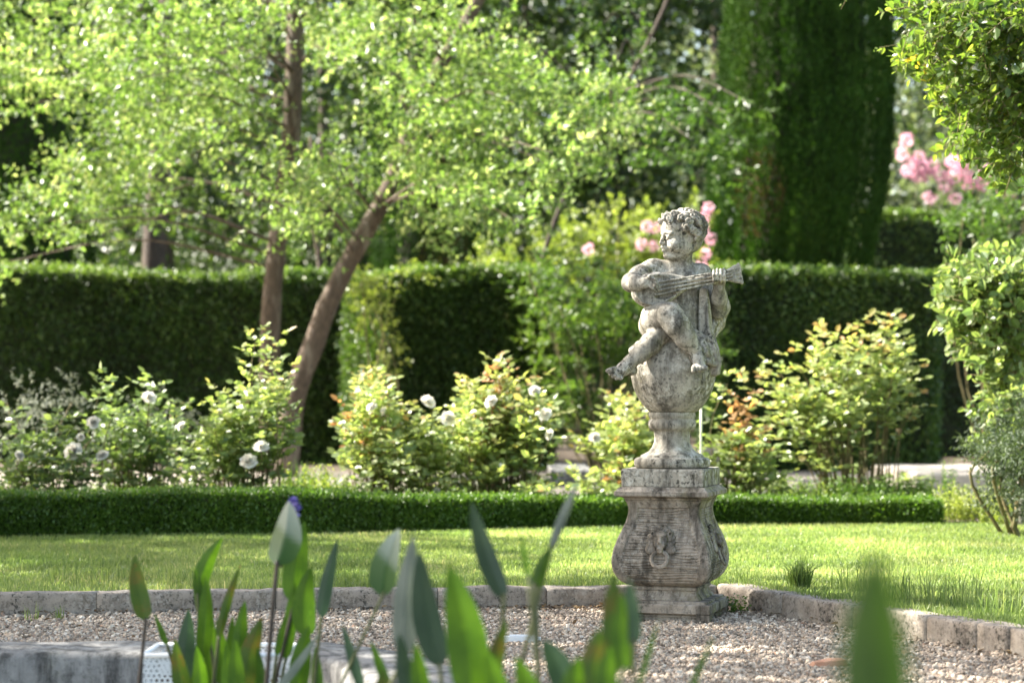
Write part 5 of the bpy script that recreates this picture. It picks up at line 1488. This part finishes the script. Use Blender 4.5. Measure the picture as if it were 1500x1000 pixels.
strap_plant(455, 16.2, .34, 110, .26, 'dark green strap leaved plant left of the reddish rose bush', tone=(0, .35))


def spiky(px, D, n, rad, h, label, mat='pale', name='low_flowering_plant', tint=(0, 1), leaf=.022):
    rng = np.random.default_rng(int(px * 3)); c = np.array([X(px, D), D, LZ])
    mb = MB(); r = rad * np.sqrt(rng.random(n)); a = rng.uniform(0, 6.28, n)
    b = c + np.stack([r * np.cos(a), .6 * r * np.sin(a), 0 * r], -1)
    d = rng.normal(0, .18, (n, 3)) + [0, 0, 1]
    shoots(mb, rng, b, d, h * rng.uniform(.45, 1.1, n), 22, leaf, .5, tint, spread=.75)
    return tag(mb.build(name, M[mat], None, False, origin=c), label, 'plant', 'low pale plants in the rose bed')


spiky(445, 13.4, 210, .26, .36, 'pale yellow green spiky plant left of the reddish rose bush')
spiky(498, 13.1, 130, .2, .24, 'pale low plant below the left side of the reddish rose bush')
spiky(235, 13.0, 130, .18, .22, 'light green low plant between the two left rose bushes')
spiky(1425, 13.5, 190, .26, .24, 'sunlit yellow green low plant at the right end of the box edging', tint=(.3, 1))
spiky(1480, 13.0, 60, .2, .2, 'sunlit low plant at the foot of the right edge rose', tint=(.2, .9))
spiky(950, 14.5, 50, .2, .16, 'pale ground plant behind the pedestal slab')
spiky(1165, 14.0, 150, .3, .22, 'pale ground plant under the big rose bush', tint=(0, .7))
spiky(1388, 15.5, 20, .03, .36, 'thin upright sprigs before the pale stone step', mat='shrub')
spiky(690, 13.6, 70, .35, .14, 'pale ground plant under the middle white roses', tint=(0, .7))
spiky(1325, 14.2, 260, .2, .24, 'small rounded bright green bush at the foot of the big rose bush', mat='box', name='round_bush', tint=(.4, 1))
spiky(1255, 14.1, 300, .3, .25, 'low green bush under the big rose bush', mat='box', name='round_bush', tint=(.2, .9))


# ================================================================== ROSES
def blossom(root, c, r, rng, mat='petal', tilt=(-.1, -.8, .5)):
    mb = MB(); n = nrm(np.array(tilt) + rng.normal(0, .3, 3)); e = nrm(np.cross(n, [0, 1.0, .2])); f = np.cross(n, e)
    for ring, (k, rad, lift, open_) in enumerate(((6, 1.0, .10, .86), (6, .85, .24, .68), (6, .66, .34, .48), (5, .45, .42, .30), (4, .24, .46, .15))):
        for i in range(k):
            a = 2 * math.pi * (i + .5 * (ring % 2)) / k + rng.normal(0, .12)
            d = math.cos(a) * e + math.sin(a) * f; s = -math.sin(a) * e + math.cos(a) * f
            L = r * rad * rng.uniform(.85, 1.12); w = r * (.34 + .30 * rad)
            G = []
            for u in (0, .4, .75, 1.0):
                for v in (-1, -.4, .4, 1):
                    out = L * u * (open_ if u < .8 else open_ * 1.06) + L * .03
                    hgt = r * lift * u + L * (1 - open_) * u * .9 - (r * .22 * u ** 3 * open_)
                    wid = w * math.sin(min(1, .35 + u) * 1.75) * v
                    G.append(c + d * (out - abs(v) * L * .12 * u) + s * wid + n * (hgt + .10 * r * v * v * u))
            mb.add(np.array(G) + rng.normal(0, r * .02, (16, 3)), [(p * 4 + q, p * 4 + q + 1, p * 4 + q + 5, p * 4 + q + 4) for p in range(3) for q in range(3)], None, rng.random())
    return mb.build('flower', M[mat], root, True, origin=c)


def rose(label, base_px, D, fill, n_canes, tall=(), flowers=(), seed=0, tint=(0, .75), leaf=.058, orange=(), lower=.12, dens=.68, spread=.14, group='rose bushes in the bed behind the box edging', buds=2, stem_r=.006):
    """fill: ellipses (px,py,rx,ry) which the leafy canes fill; tall: single shoots (px,py tip)"""
    rng = np.random.default_rng(seed); base = np.array([X(base_px, D), D, LZ])
    root = thing('rose_bush', label, 'rose bush', base, group)
    st, lv, lo = MB(), MB(), MB()
    tips = []
    tot = sum(f[2] * f[3] for f in fill)
    for f in fill:
        k = max(2, int(1.0 * n_canes * f[2] * f[3] / tot))
        for _ in range(k):
            a = rng.uniform(0, 6.28); q = math.sqrt(rng.random())
            tips.append((f[0] + f[2] * q * math.cos(a), f[1] + f[3] * q * math.sin(a), rng.normal(0, .22), 0))
    x0, x1 = min(f[0] - f[2] for f in fill), max(f[0] + f[2] for f in fill)
    for _ in range(int(n_canes * .22)): tips.append((rng.uniform(x0, x1), rng.uniform(680, 722), rng.normal(0, .25), 0))
    for _ in range(max(4, n_canes // 7)):                   # odd long shoots
        f = fill[rng.integers(len(fill))]; tips.append((f[0] + rng.uniform(-1, 1) * f[2], f[1] - f[3] * rng.uniform(.9, 1.45), rng.normal(0, .2), 1))
    for t in tall: tips.append((t[0], t[1], rng.normal(0, .08), 1 if len(t) < 3 else t[2]))
    for t in orange: tips.append((t[0], t[1], -.1, 2))
    for px, py, dd, kind in tips:
        tip = W(px, py, D + dd)
        b = base + np.array([np.clip((tip[0] - base[0]) * .45, -spread * 2, spread * 2) + rng.normal(0, .05), rng.normal(0, .07), -.02])
        h = tip[2] - b[2]
        mid = b * .5 + tip * .5 + np.array([(b[0] - tip[0]) * .18, 0, .12 * h]) + rng.normal(0, .03, 3)
        C = spline([b, mid, tip], 24); ln = np.linalg.norm(np.diff(C, axis=0), axis=1).sum()
        tube(st, C[::3], stem_r * rng.uniform(.7, 1.2), stem_r * .3, n=5, seg=12)
        m = max(3, int(dens * ln / .052)); u = np.linspace(rng.uniform(.45, .78) if kind == 0 else .52, 1, m) + rng.normal(0, .01, m)
        u = np.clip(u, 0, .999)
        idx = u * 23; i0 = idx.astype(int); fr = (idx - i0)[:, None]
        p = C[i0] * (1 - fr) + C[np.minimum(i0 + 1, 23)] * fr
        p = p[p[:, 2] > LZ + .06]; m = len(p)
        if not m: continue
        Tn = nrm(tip - mid)
        az = np.arange(m) * 2.4 + rng.uniform(0, 6.28)
        d = nrm(np.stack([np.cos(az), np.sin(az), np.full(m, .45)], -1) + Tn * .3 + rng.normal(0, .2, (m, 3)))
        rl = rng.uniform(.06, .11, m) * leaf / .046 * (1.0 if kind == 0 else .85)
        tgt = lo if kind == 2 else lv
        for j, (al, sgn) in enumerate(((1.0, 0), (.72, 1), (.72, -1), (.42, 1), (.42, -1))):
            s = nrm(np.cross(d, [0, 0, 1.0])); q = p + d * (rl * al)[:, None] - np.array([0, 0, 1]) * (rl * al ** 2 * .22)[:, None]
            ax = d * (1 if sgn == 0 else .45) + s * sgn * .85 + rng.normal(0, .14, (m, 3)); ax[:, 2] -= .12
            nn = np.stack([rng.normal(-.1, .55, m), rng.normal(-.45, .5, m), np.full(m, .8)], -1)
            young = np.clip((p[:, 2] - LZ) / max(h, .1), 0, 1) ** 2
            tn = np.clip(tint[0] + (tint[1] - tint[0]) * (.55 * rng.random(m) + .45 * young) + rng.normal(0, .06, m) + (.12 if kind == 1 else 0), 0, 1)
            put_leaves(tgt, q, ax, nn, leaf * (1.1 if sgn == 0 else .9) * rng.uniform(.75, 1.2, m) * (.9 if kind else 1), .62, tn, T6)
    st.build('canes', M['cane'], root, True, origin=base)
    lv.build('leaves', M['rose'], root, False, origin=base)
    if lo.n: lo.build('young_leaves', M['roseorange'], root, False, origin=base)
    for fx, fy, fr in flowers:
        c = W(fx, fy, D - .42); rr = fr * .82 / F_PX * D
        fl = blossom(root, c, rr, rng)
        s = MB(); tube(s, [c - [0, 0, .01], c + [rng.normal(0, .02), .05, -.09], c * .75 + base * .25 + [0, .04, 0]], .003, .004, n=5, seg=7)
        s.build('flower_stem', M['cane'], fl, True, origin=c)
    return root


rose('shaded white rose bush at the far left with three open flowers', 70, 13.2, [(60, 665, 75, 50), (110, 660, 60, 46), (25, 690, 40, 36)], 40, flowers=((108, 661, 18), (137, 619, 13), (150, 667, 12), (28, 667, 10), (118, 640, 7)), tall=((155, 548), (20, 600)), seed=201, tint=(0, .6))
rose('white rose bush with thin upright shoots, second from the left', 200, 13.6, [(195, 640, 62, 50), (235, 655, 50, 46), (170, 690, 45, 28)], 40, tall=((205, 560), (226, 558), (160, 562)), flowers=((218, 583, 14), (266, 624, 9)), seed=202, tint=(0, .55))
rose('rose bush with a tall glowing yellow shoot in front of the two trunks', 355, 13.1, [(350, 660, 75, 48), (300, 670, 45, 40), (385, 610, 42, 50), (340, 600, 36, 30)], 54, tall=((376, 486), (408, 492), (383, 520), (400, 540), (318, 575)), flowers=((383, 655, 15), (364, 676, 17)), seed=203, tint=(.1, .8))
rose('sunlit rose bush with reddish young leaves at its left side', 565, 13.6, [(555, 640, 62, 55), (590, 660, 60, 46), (520, 640, 32, 40), (552, 590, 26, 34)], 50, tall=((553, 540), (548, 560)), orange=((512, 598), (500, 625), (530, 620), (545, 650)), flowers=((545, 597, 11), (563, 602, 9)), seed=204, tint=(.25, .9))
rose('low rose bush between two taller ones, with two large white blooms', 640, 13.9, [(635, 660, 42, 40), (615, 640, 26, 32), (655, 690, 42, 24)], 26, flowers=((626, 589, 15), (657, 613, 15), (640, 720, 8)), tall=((590, 622),), seed=205, tint=(.15, .8))
rose('sunlit rose bush with a tall reddish tipped shoot, left of the statue', 735, 13.5, [(740, 630, 70, 55), (700, 620, 46, 48), (780, 610, 34, 44), (750, 680, 70, 40), (690, 590, 24, 26)], 72, tall=((724, 524), (736, 530), (686, 565), (757, 570)), orange=((722, 545), (742, 600), (705, 610)), flowers=((720, 588, 13), (783, 573, 12), (799, 607, 13), (806, 636, 11), (736, 684, 8)), seed=206, tint=(.25, .92))
rose('sunlit rose bush half hidden behind the stem of the statue', 915, 14.2, [(890, 660, 46, 42), (925, 625, 36, 40), (900, 705, 56, 24), (950, 660, 40, 50)], 52, tall=((912, 590), (935, 588)), orange=((895, 690),), flowers=((871, 641, 12),), seed=207, tint=(.3, .9))
rose('rose bush with bright orange young leaves right of the statue', 1075, 14.0, [(1080, 680, 46, 44), (1050, 690, 30, 40), (1110, 695, 40, 36), (1065, 640, 24, 30)], 40, tall=((1072, 548),), orange=((1088, 580), (1094, 600), (1084, 620), (1100, 625), (1110, 640)), flowers=(), seed=208, tint=(.2, .8))
rose('tall broad rose bush thick with pale sunlit leaves, right of the orange leaved one', 1265, 14.6, [(1205, 585, 90, 50), (1265, 545, 55, 55), (1150, 595, 60, 40), (1220, 630, 80, 34), (1305, 550, 34, 55), (1165, 650, 66, 34), (1110, 585, 44, 26), (1240, 570, 60, 50)], 44, tall=((1198, 480), (1210, 488), (1262, 474), (1300, 466), (1318, 478), (1345, 540), (1352, 576), (1245, 488), (1110, 552), (1085, 556), (1132, 532), (1160, 518), (1178, 502), (1330, 606), (1285, 480)), seed=209, tint=(.2, .9), leaf=.066, stem_r=.007, spread=.09, dens=.5)


# rose at the right edge, leaning in from its post, and the branch above
def right_rose():
    D = 12.6; rng = np.random.default_rng(301); base = np.array([X(1512, D), D, LZ])
    root = thing('rose_bush', 'big leaning rose at the right edge, large glossy sunlit leaves over dark shade', 'rose bush', base)
    st, lv = MB(), MB()
    cl = [(1470, 440, 50, 36), (1430, 430, 40, 36), (1490, 490, 40, 40), (1450, 480, 40, 34), (1425, 400, 22, 16), (1500, 410, 30, 36), (1480, 530, 26, 26), (1462, 395, 26, 16), (1440, 520, 22, 18), (1495, 570, 22, 30), (1478, 610, 24, 18), (1500, 650, 16, 40), (1400, 455, 18, 30), (1465, 640, 14, 16)]
    for px, py, rx, ry in cl:
        k = int(rx * ry / 20)
        for _ in range(k):
            a = rng.uniform(0, 6.28); q = math.sqrt(rng.random())
            t = W(px + rx * q * math.cos(a), py + ry * q * math.sin(a), D + rng.normal(0, .2))
            d = nrm(np.array([-.6, -.25, .15]) + rng.normal(0, .45, 3)); ln = rng.uniform(.08, .16)
            tube(st, [t, t + d * ln], .003, .002, n=4, seg=3)
            shoots(lv, rng, t[None], d[None], ln, 6, .08, .58, (.1, .8), spread=.85, up=.6)
    for _ in range(60):
        q = cl[rng.integers(len(cl))]; a = rng.uniform(1.2, 4.6)
        t = W(q[0] + q[2] * math.cos(a), q[1] + q[3] * math.sin(a), D + rng.normal(0, .15)); d = nrm(np.array([-.7, -.1, .0]) + rng.normal(0, .4, 3)); ln = rng.uniform(.10, .22)
        tube(st, [t - d * .1, t, t + d * ln], .0035, .0015, n=4, seg=5)
        shoots(lv, rng, t[None], d[None], ln, 6, .075, .56, (.2, .85), spread=.8, up=.6)
    tube(st, [base, W(1500, 620, D), W(1484, 560, D), W(1482, 500, D), W(1455, 440, D)], .016, .008, n=7, seg=16)
    tube(st, [W(1484, 560, D), W(1500, 480, D), W(1495, 400, D)], .011, .006, n=7, seg=10)
    for px, py in ((1440, 600), (1430, 590), (1460, 610), (1478, 620), (1450, 585)):
        t = W(px, py, D); shoots(lv, rng, t[None], np.array([[-.7, -.2, .1]]), .07, 5, .05, .58, (.0, .4), up=1.0)
    tube(st, [W(1495, 640, D), W(1470, 612, D), W(1432, 596, D)], .004, .002, n=5, seg=8)
    st.build('canes', M['cane'], root, True, origin=base); lv.build('leaves', M['rose'], root, False, origin=base)


right_rose()
shrub('silver_shrub', 'dull grey green small leaved shrub at the right edge below the leaning rose', 'shrub', [(1490, 620, 26, 40), (1475, 670, 34, 36), (1500, 700, 30, 50), (1450, 660, 22, 20), (1480, 730, 34, 30), (1510, 640, 20, 60)], 'sage', .034, 80000, 47, 11.9, 12.3, slen=.15, tint=(0, .45), wr=.34)

mb = MB(); c = np.array([X(1497, 12.9), 12.9, LZ])
V = []
for z_, r_ in ((-.05, .035), (.02, .034), (.5, .031), (.98, .029), (1.0, .022), (1.02, .006)):
    V.append([c + [r_ * math.cos(a) * (1 + .08 * math.sin(3 * a)), r_ * math.sin(a), z_] for a in np.linspace(0, 2 * math.pi, 12, endpoint=False)])
V = np.array(V)
mb.add(V.reshape(-1, 3), [(i * 12 + j, i * 12 + (j + 1) % 12, (i + 1) * 12 + (j + 1) % 12, (i + 1) * 12 + j) for i in range(5) for j in range(12)])
tag(mb.build('wooden_post', M['wood'], None, True, origin=c), 'weathered grey wooden post at the right edge behind the shrubs', 'post')

mb = MB(); c = np.array([X(1027, 13.4), 13.4, LZ])
tube(mb, [c - [0, 0, .05], W(1027, 598, 13.4)], .0085, .0075, n=8, seg=6)
tube(mb, [W(1027, 598.5, 13.4), W(1027, 597, 13.4)], .010, .009, n=8, seg=3)
tag(mb.build('garden_stake', M['bamboo'], None, True, origin=c), 'thin pale garden stake standing just right of the statue foot', 'stake')


def overhang():
    """climbing rose with hanging branches reaching in at the top right"""
    D = 10.6; rng = np.random.default_rng(302); base = np.array([X(1700, D + .4), D + .4, LZ])
    root = thing('climbing_rose', 'climbing rose whose branches hang into the top right corner', 'climbing plant', base)
    st, lv = MB(), MB()
    top = W(1680, -120, D + .3)
    tk = MB(); tube(tk, [base - [0, 0, .05], base * .7 + top * .3 + [.03, 0, 0], base * .3 + top * .7 - [.04, 0, 0], top], .045, .025, n=9, seg=24, wob=.3, rng=rng)
    tk.build('trunk', M['bark_dark'], root, True, origin=base)
    cl = [(1470, 30, 66, 40), (1420, 40, 46, 38), (1372, 42, 36, 28), (1345, 72, 22, 14), (1490, 90, 50, 50), (1436, 95, 46, 40), (1392, 92, 32, 28), (1420, 140, 40, 34), (1466, 160, 50, 40), (1498, 180, 40, 50), (1424, 186, 30, 24), (1456, 215, 34, 28), (1485, 240, 26, 24), (1510, 20, 50, 40), (1350, 16, 28, 18), (1484, 264, 14, 12), (1436, 10, 46, 26), (1520, 120, 50, 60), (1570, 30, 60, 60), (1630, -10, 60, 60), (1580, 130, 40, 50), (1640, 90, 50, 60), (1560, -60, 60, 40)]
    for px, py, rx, ry in cl:
        c = W(px, py, D + rng.normal(0, .12))
        tube(st, [top + rng.normal(0, .1, 3), W((px + 1660) / 2, py - 45 - rng.uniform(0, 40), D + .1), c], .007, .003, n=5, seg=12)
        k = int(rx * ry / 38)
        for _ in range(k):
            a = rng.uniform(0, 6.28); q = math.sqrt(rng.random())
            t = W(px + rx * q * math.cos(a), py + ry * q * math.sin(a), D + rng.normal(0, .22))
            d = nrm(np.array([-.55, -.1, -.25]) + rng.normal(0, .5, 3)); ln = rng.uniform(.07, .14)
            tube(st, [t, t + d * ln], .0025, .0015, n=4, seg=3)
            shoots(lv, rng, t[None], d[None], ln, 6, .066, .55, (0, .75), spread=.8, up=.7, tshift=.3 if rng.random() < .05 else 0.)
    for _ in range(70):                                    # loose sprigs breaking the outline
        q = cl[rng.integers(len(cl))]; a = rng.uniform(1.4, 4.0)
        t = W(q[0] + q[2] * 1.0 * math.cos(a), q[1] + q[3] * 1.0 * math.sin(a), D + rng.normal(0, .15)); d = nrm(np.array([-.7, -.1, -.35]) + rng.normal(0, .35, 3)); ln = rng.uniform(.07, .16)
        tube(st, [t - d * .1, t, t + d * ln], .003, .0012, n=4, seg=5)
        shoots(lv, rng, t[None], d[None], ln, 8, .060, .52, (.25, .9), spread=.8, up=.8)
    for px, py in ((1352, 80), (1358, 92), (1344, 84), (1370, 112), (1362, 100)):
        t = W(px, py, D - .2); shoots(lv, rng, t[None], np.array([[-.6, 0, -.4]]), .06, 3, .05, .5, (.95, 1), up=.9)
    for px, py in ((1284, 72), (1292, 68), (1312, 90), (1330, 104), (1330, 115), (1365, 110)):
        t = W(px + 10, py, D - .1); shoots(lv, rng, t[None], np.array([[-.8, 0, -.15]]), .05, 3, .048, .5, (.3, .7), up=.9)
    tube(st, [W(1420, 50, D), W(1340, 62, D), W(1288, 70, D)], .004, .002, n=5, seg=8)
    t = W(1230, -4, D); tube(st, [W(1330, -60, D), W(1260, -30, D), W(1232, 14, D)], .003, .0015, n=5, seg=8)
    shoots(lv, rng, np.array([W(1240, -22, D)]), np.array([[-.25, 0, -1]]), .13, 6, .03, .45, (.3, .7))
    st.build('canes', M['cane'], root, True, origin=base); lv.build('leaves', M['climber'], root, False, origin=base)


overhang()

# loose ground cover filling the bed between the roses and the box edging
mb = MB(); rng = np.random.default_rng(66); n = 4600
x = rng.uniform(-4.2, 3.2, n); y = rng.uniform(12.5, 15.6, n)
ok = (y > np.interp(x, [-9, -3, -1, 1, 3], [12.2, 12.35, 12.75, 13.45, 13.5])) & (vnoise(np.stack([x, y, 0 * x], -1), 1.3, 8) > .34) & ~((np.abs(x - .37) < .17) & (y > 13.5))
x, y = x[ok], y[ok]; n = len(x)
shoots(mb, rng, np.stack([x, y, 0 * x + LZ], -1), rng.normal(0, .35, (n, 3)) + [0, 0, .9], rng.uniform(.08, .24, n), 13, .036, .5, (.1, .9))
tag(mb.build('ground_cover', M['shrub'], None, False), 'low leafy ground cover of the rose bed behind the box edging', 'ground cover', kind='stuff')

# pinkish white flowers low at the left edge
root = thing('bedding_plant', 'low plant with creamy pink flowers at the left end of the box edging', 'plant', W(14, 735, 12.7) * [1, 1, 0] + [0, 0, LZ])
rng = np.random.default_rng(55)
mb = MB(); c = np.array(root.location)
shoots(mb, rng, c + rng.normal(0, .05, (40, 3)) * [1.6, 1, .1], rng.normal(0, .4, (40, 3)) + [0, 0, 1], .2, 10, .03, .45, (0, .7)); mb.build('foliage', M['shrub'], root, False, origin=c)
for px, py in ((4, 728), (14, 722), (10, 736), (24, 730), (62, 726), (20, 742), (2, 742)):
    p0 = W(px, py, 12.3); mb = MB(); p, u = ball_points(rng, 40, p0, (.028, .028, .028), .5)
    put_leaves(mb, p, u, rng.normal(0, 1, (40, 3)), .024, .8, rng.random(40), T6); mb.build('flower_cluster', M['beige'], root, False, origin=p0)


# ================================================================== STONES BY THE PATH
def block(name, x0, x1, y0, y1, z0, z1, mat, label, cat, seed=0, rough=.012, group=None):
    c = np.array([(x0 + x1) / 2, (y0 + y1) / 2, z0]); mb = MB(); n = 16
    bev = .015
    lev = [(0, 0), (0, .5), (0, 1 - bev / (z1 - z0)), (bev, 1)]
    V = []
    for ins, f in lev:
        xs = np.linspace(x0 + ins, x1 - ins, n); ys = np.linspace(y0 + ins, y1 - ins, n); z = z0 + (z1 - z0) * f
        V += [(x, y0 + ins, z) for x in xs[:-1]] + [(x1 - ins, y, z) for y in ys[:-1]] + [(x, y1 - ins, z) for x in xs[::-1][:-1]] + [(x0 + ins, y, z) for y in ys[::-1][:-1]]
    k = 4 * (n - 1); V = np.array(V); V = V + (np.stack([vnoise(V, 7, seed + q) for q in range(3)], -1) - .5) * rough
    Q = [(i * k + j, i * k + (j + 1) % k, (i + 1) * k + (j + 1) % k, (i + 1) * k + j) for i in range(len(lev) - 1) for j in range(k)]
    V = np.vstack([V, [[c[0], c[1], z1]]]); mb.add(V, Q, [(len(V) - 1, 3 * k + j, 3 * k + (j + 1) % k) for j in range(k)])
    return tag(mb.build(name, M[mat], None, False, origin=c), label, cat, group)


block('stone_step', X(1342, 17.4), X(1545, 17.4), 17.4, 19.6, LZ - .02, .245, 'pave', 'broad pale stone step in the sun at the right, before the dark hedge', 'step', 3)
block('edging_stone', X(1238, 15.6), X(1338, 15.6), 15.6, 15.85, LZ - .02, .135, 'pave', 'pale stone strip lying under the big rose bush', 'edging stone', 5)
block('edging_stone', X(806, 18.4), X(868, 18.4), 18.4, 20.0, LZ - .02, .24, 'rim', 'grey stone block seen between the rose bushes left of the statue', 'edging stone', 8)
block('edging_stone', X(1030, 20), X(1072, 20), 20, 20.5, LZ - .02, .42, 'kerb', 'dull brown stone behind the thin stake, right of the statue stem', 'edging stone', 9)


# ================================================================== CAMERA, SUN, SKY
cam = bpy.data.cameras.new('camera'); co = bpy.data.objects.new('camera', cam); COL.objects.link(co)
co.location = (0, 0, CAM_Z); co.rotation_euler = (math.radians(90), 0, 0)
cam.sensor_width = 36; cam.lens = 36 * F_PX / 1500; cam.shift_y = (HOR - 500) / 1500
cam.clip_end = 1500; cam.clip_start = .05
cam.dof.use_dof = True; cam.dof.focus_distance = 8.42; cam.dof.aperture_fstop = 2.5
SC.camera = co

EL, AZ = math.radians(41), math.radians(-72)          # sun: high behind the garden, to the left (AZ from +Y towards +X)
sd = np.array([math.sin(AZ) * math.cos(EL), math.cos(AZ) * math.cos(EL), math.sin(EL)])
sun = bpy.data.lights.new('sun', 'SUN'); so = bpy.data.objects.new('sun', sun); COL.objects.link(so)
sun.energy = 5.0; sun.angle = math.radians(.53); sun.color = (1, .95, .86)
from mathutils import Vector
so.rotation_euler = Vector([float(-v) for v in sd]).to_track_quat('-Z', 'Y').to_euler()
so.location = (-6, 12, 12)
w = bpy.data.worlds.new('World'); SC.world = w; w.use_nodes = True
nt = w.node_tree
sky = nt.nodes.new('ShaderNodeTexSky'); sky.sky_type = 'NISHITA'; sky.sun_disc = False
sky.sun_elevation = EL; sky.sun_rotation = AZ; sky.air_density = 1.0; sky.dust_density = 2.0
bg = nt.nodes['Background']; bg.inputs[1].default_value = .10
wb = nt.nodes.new('ShaderNodeMix'); wb.data_type = 'RGBA'; wb.blend_type = 'MULTIPLY'; wb.inputs[0].default_value = 1   # daylight balanced for the shade
wb.inputs[7].default_value = (1.10, 1.0, .84, 1)
nt.links.new(sky.outputs[0], wb.inputs[6]); nt.links.new(wb.outputs[2], bg.inputs[0])
SC.view_settings.view_transform = 'Standard'; SC.view_settings.look = 'None'
SC.view_settings.exposure = 2.55; SC.view_settings.gamma = 1
SC.cycles.max_bounces = 8; SC.cycles.diffuse_bounces = 4; SC.cycles.glossy_bounces = 2; SC.cycles.transmission_bounces = 4
SC.cycles.use_denoising = True
SC.cycles.sample_clamp_indirect = 6
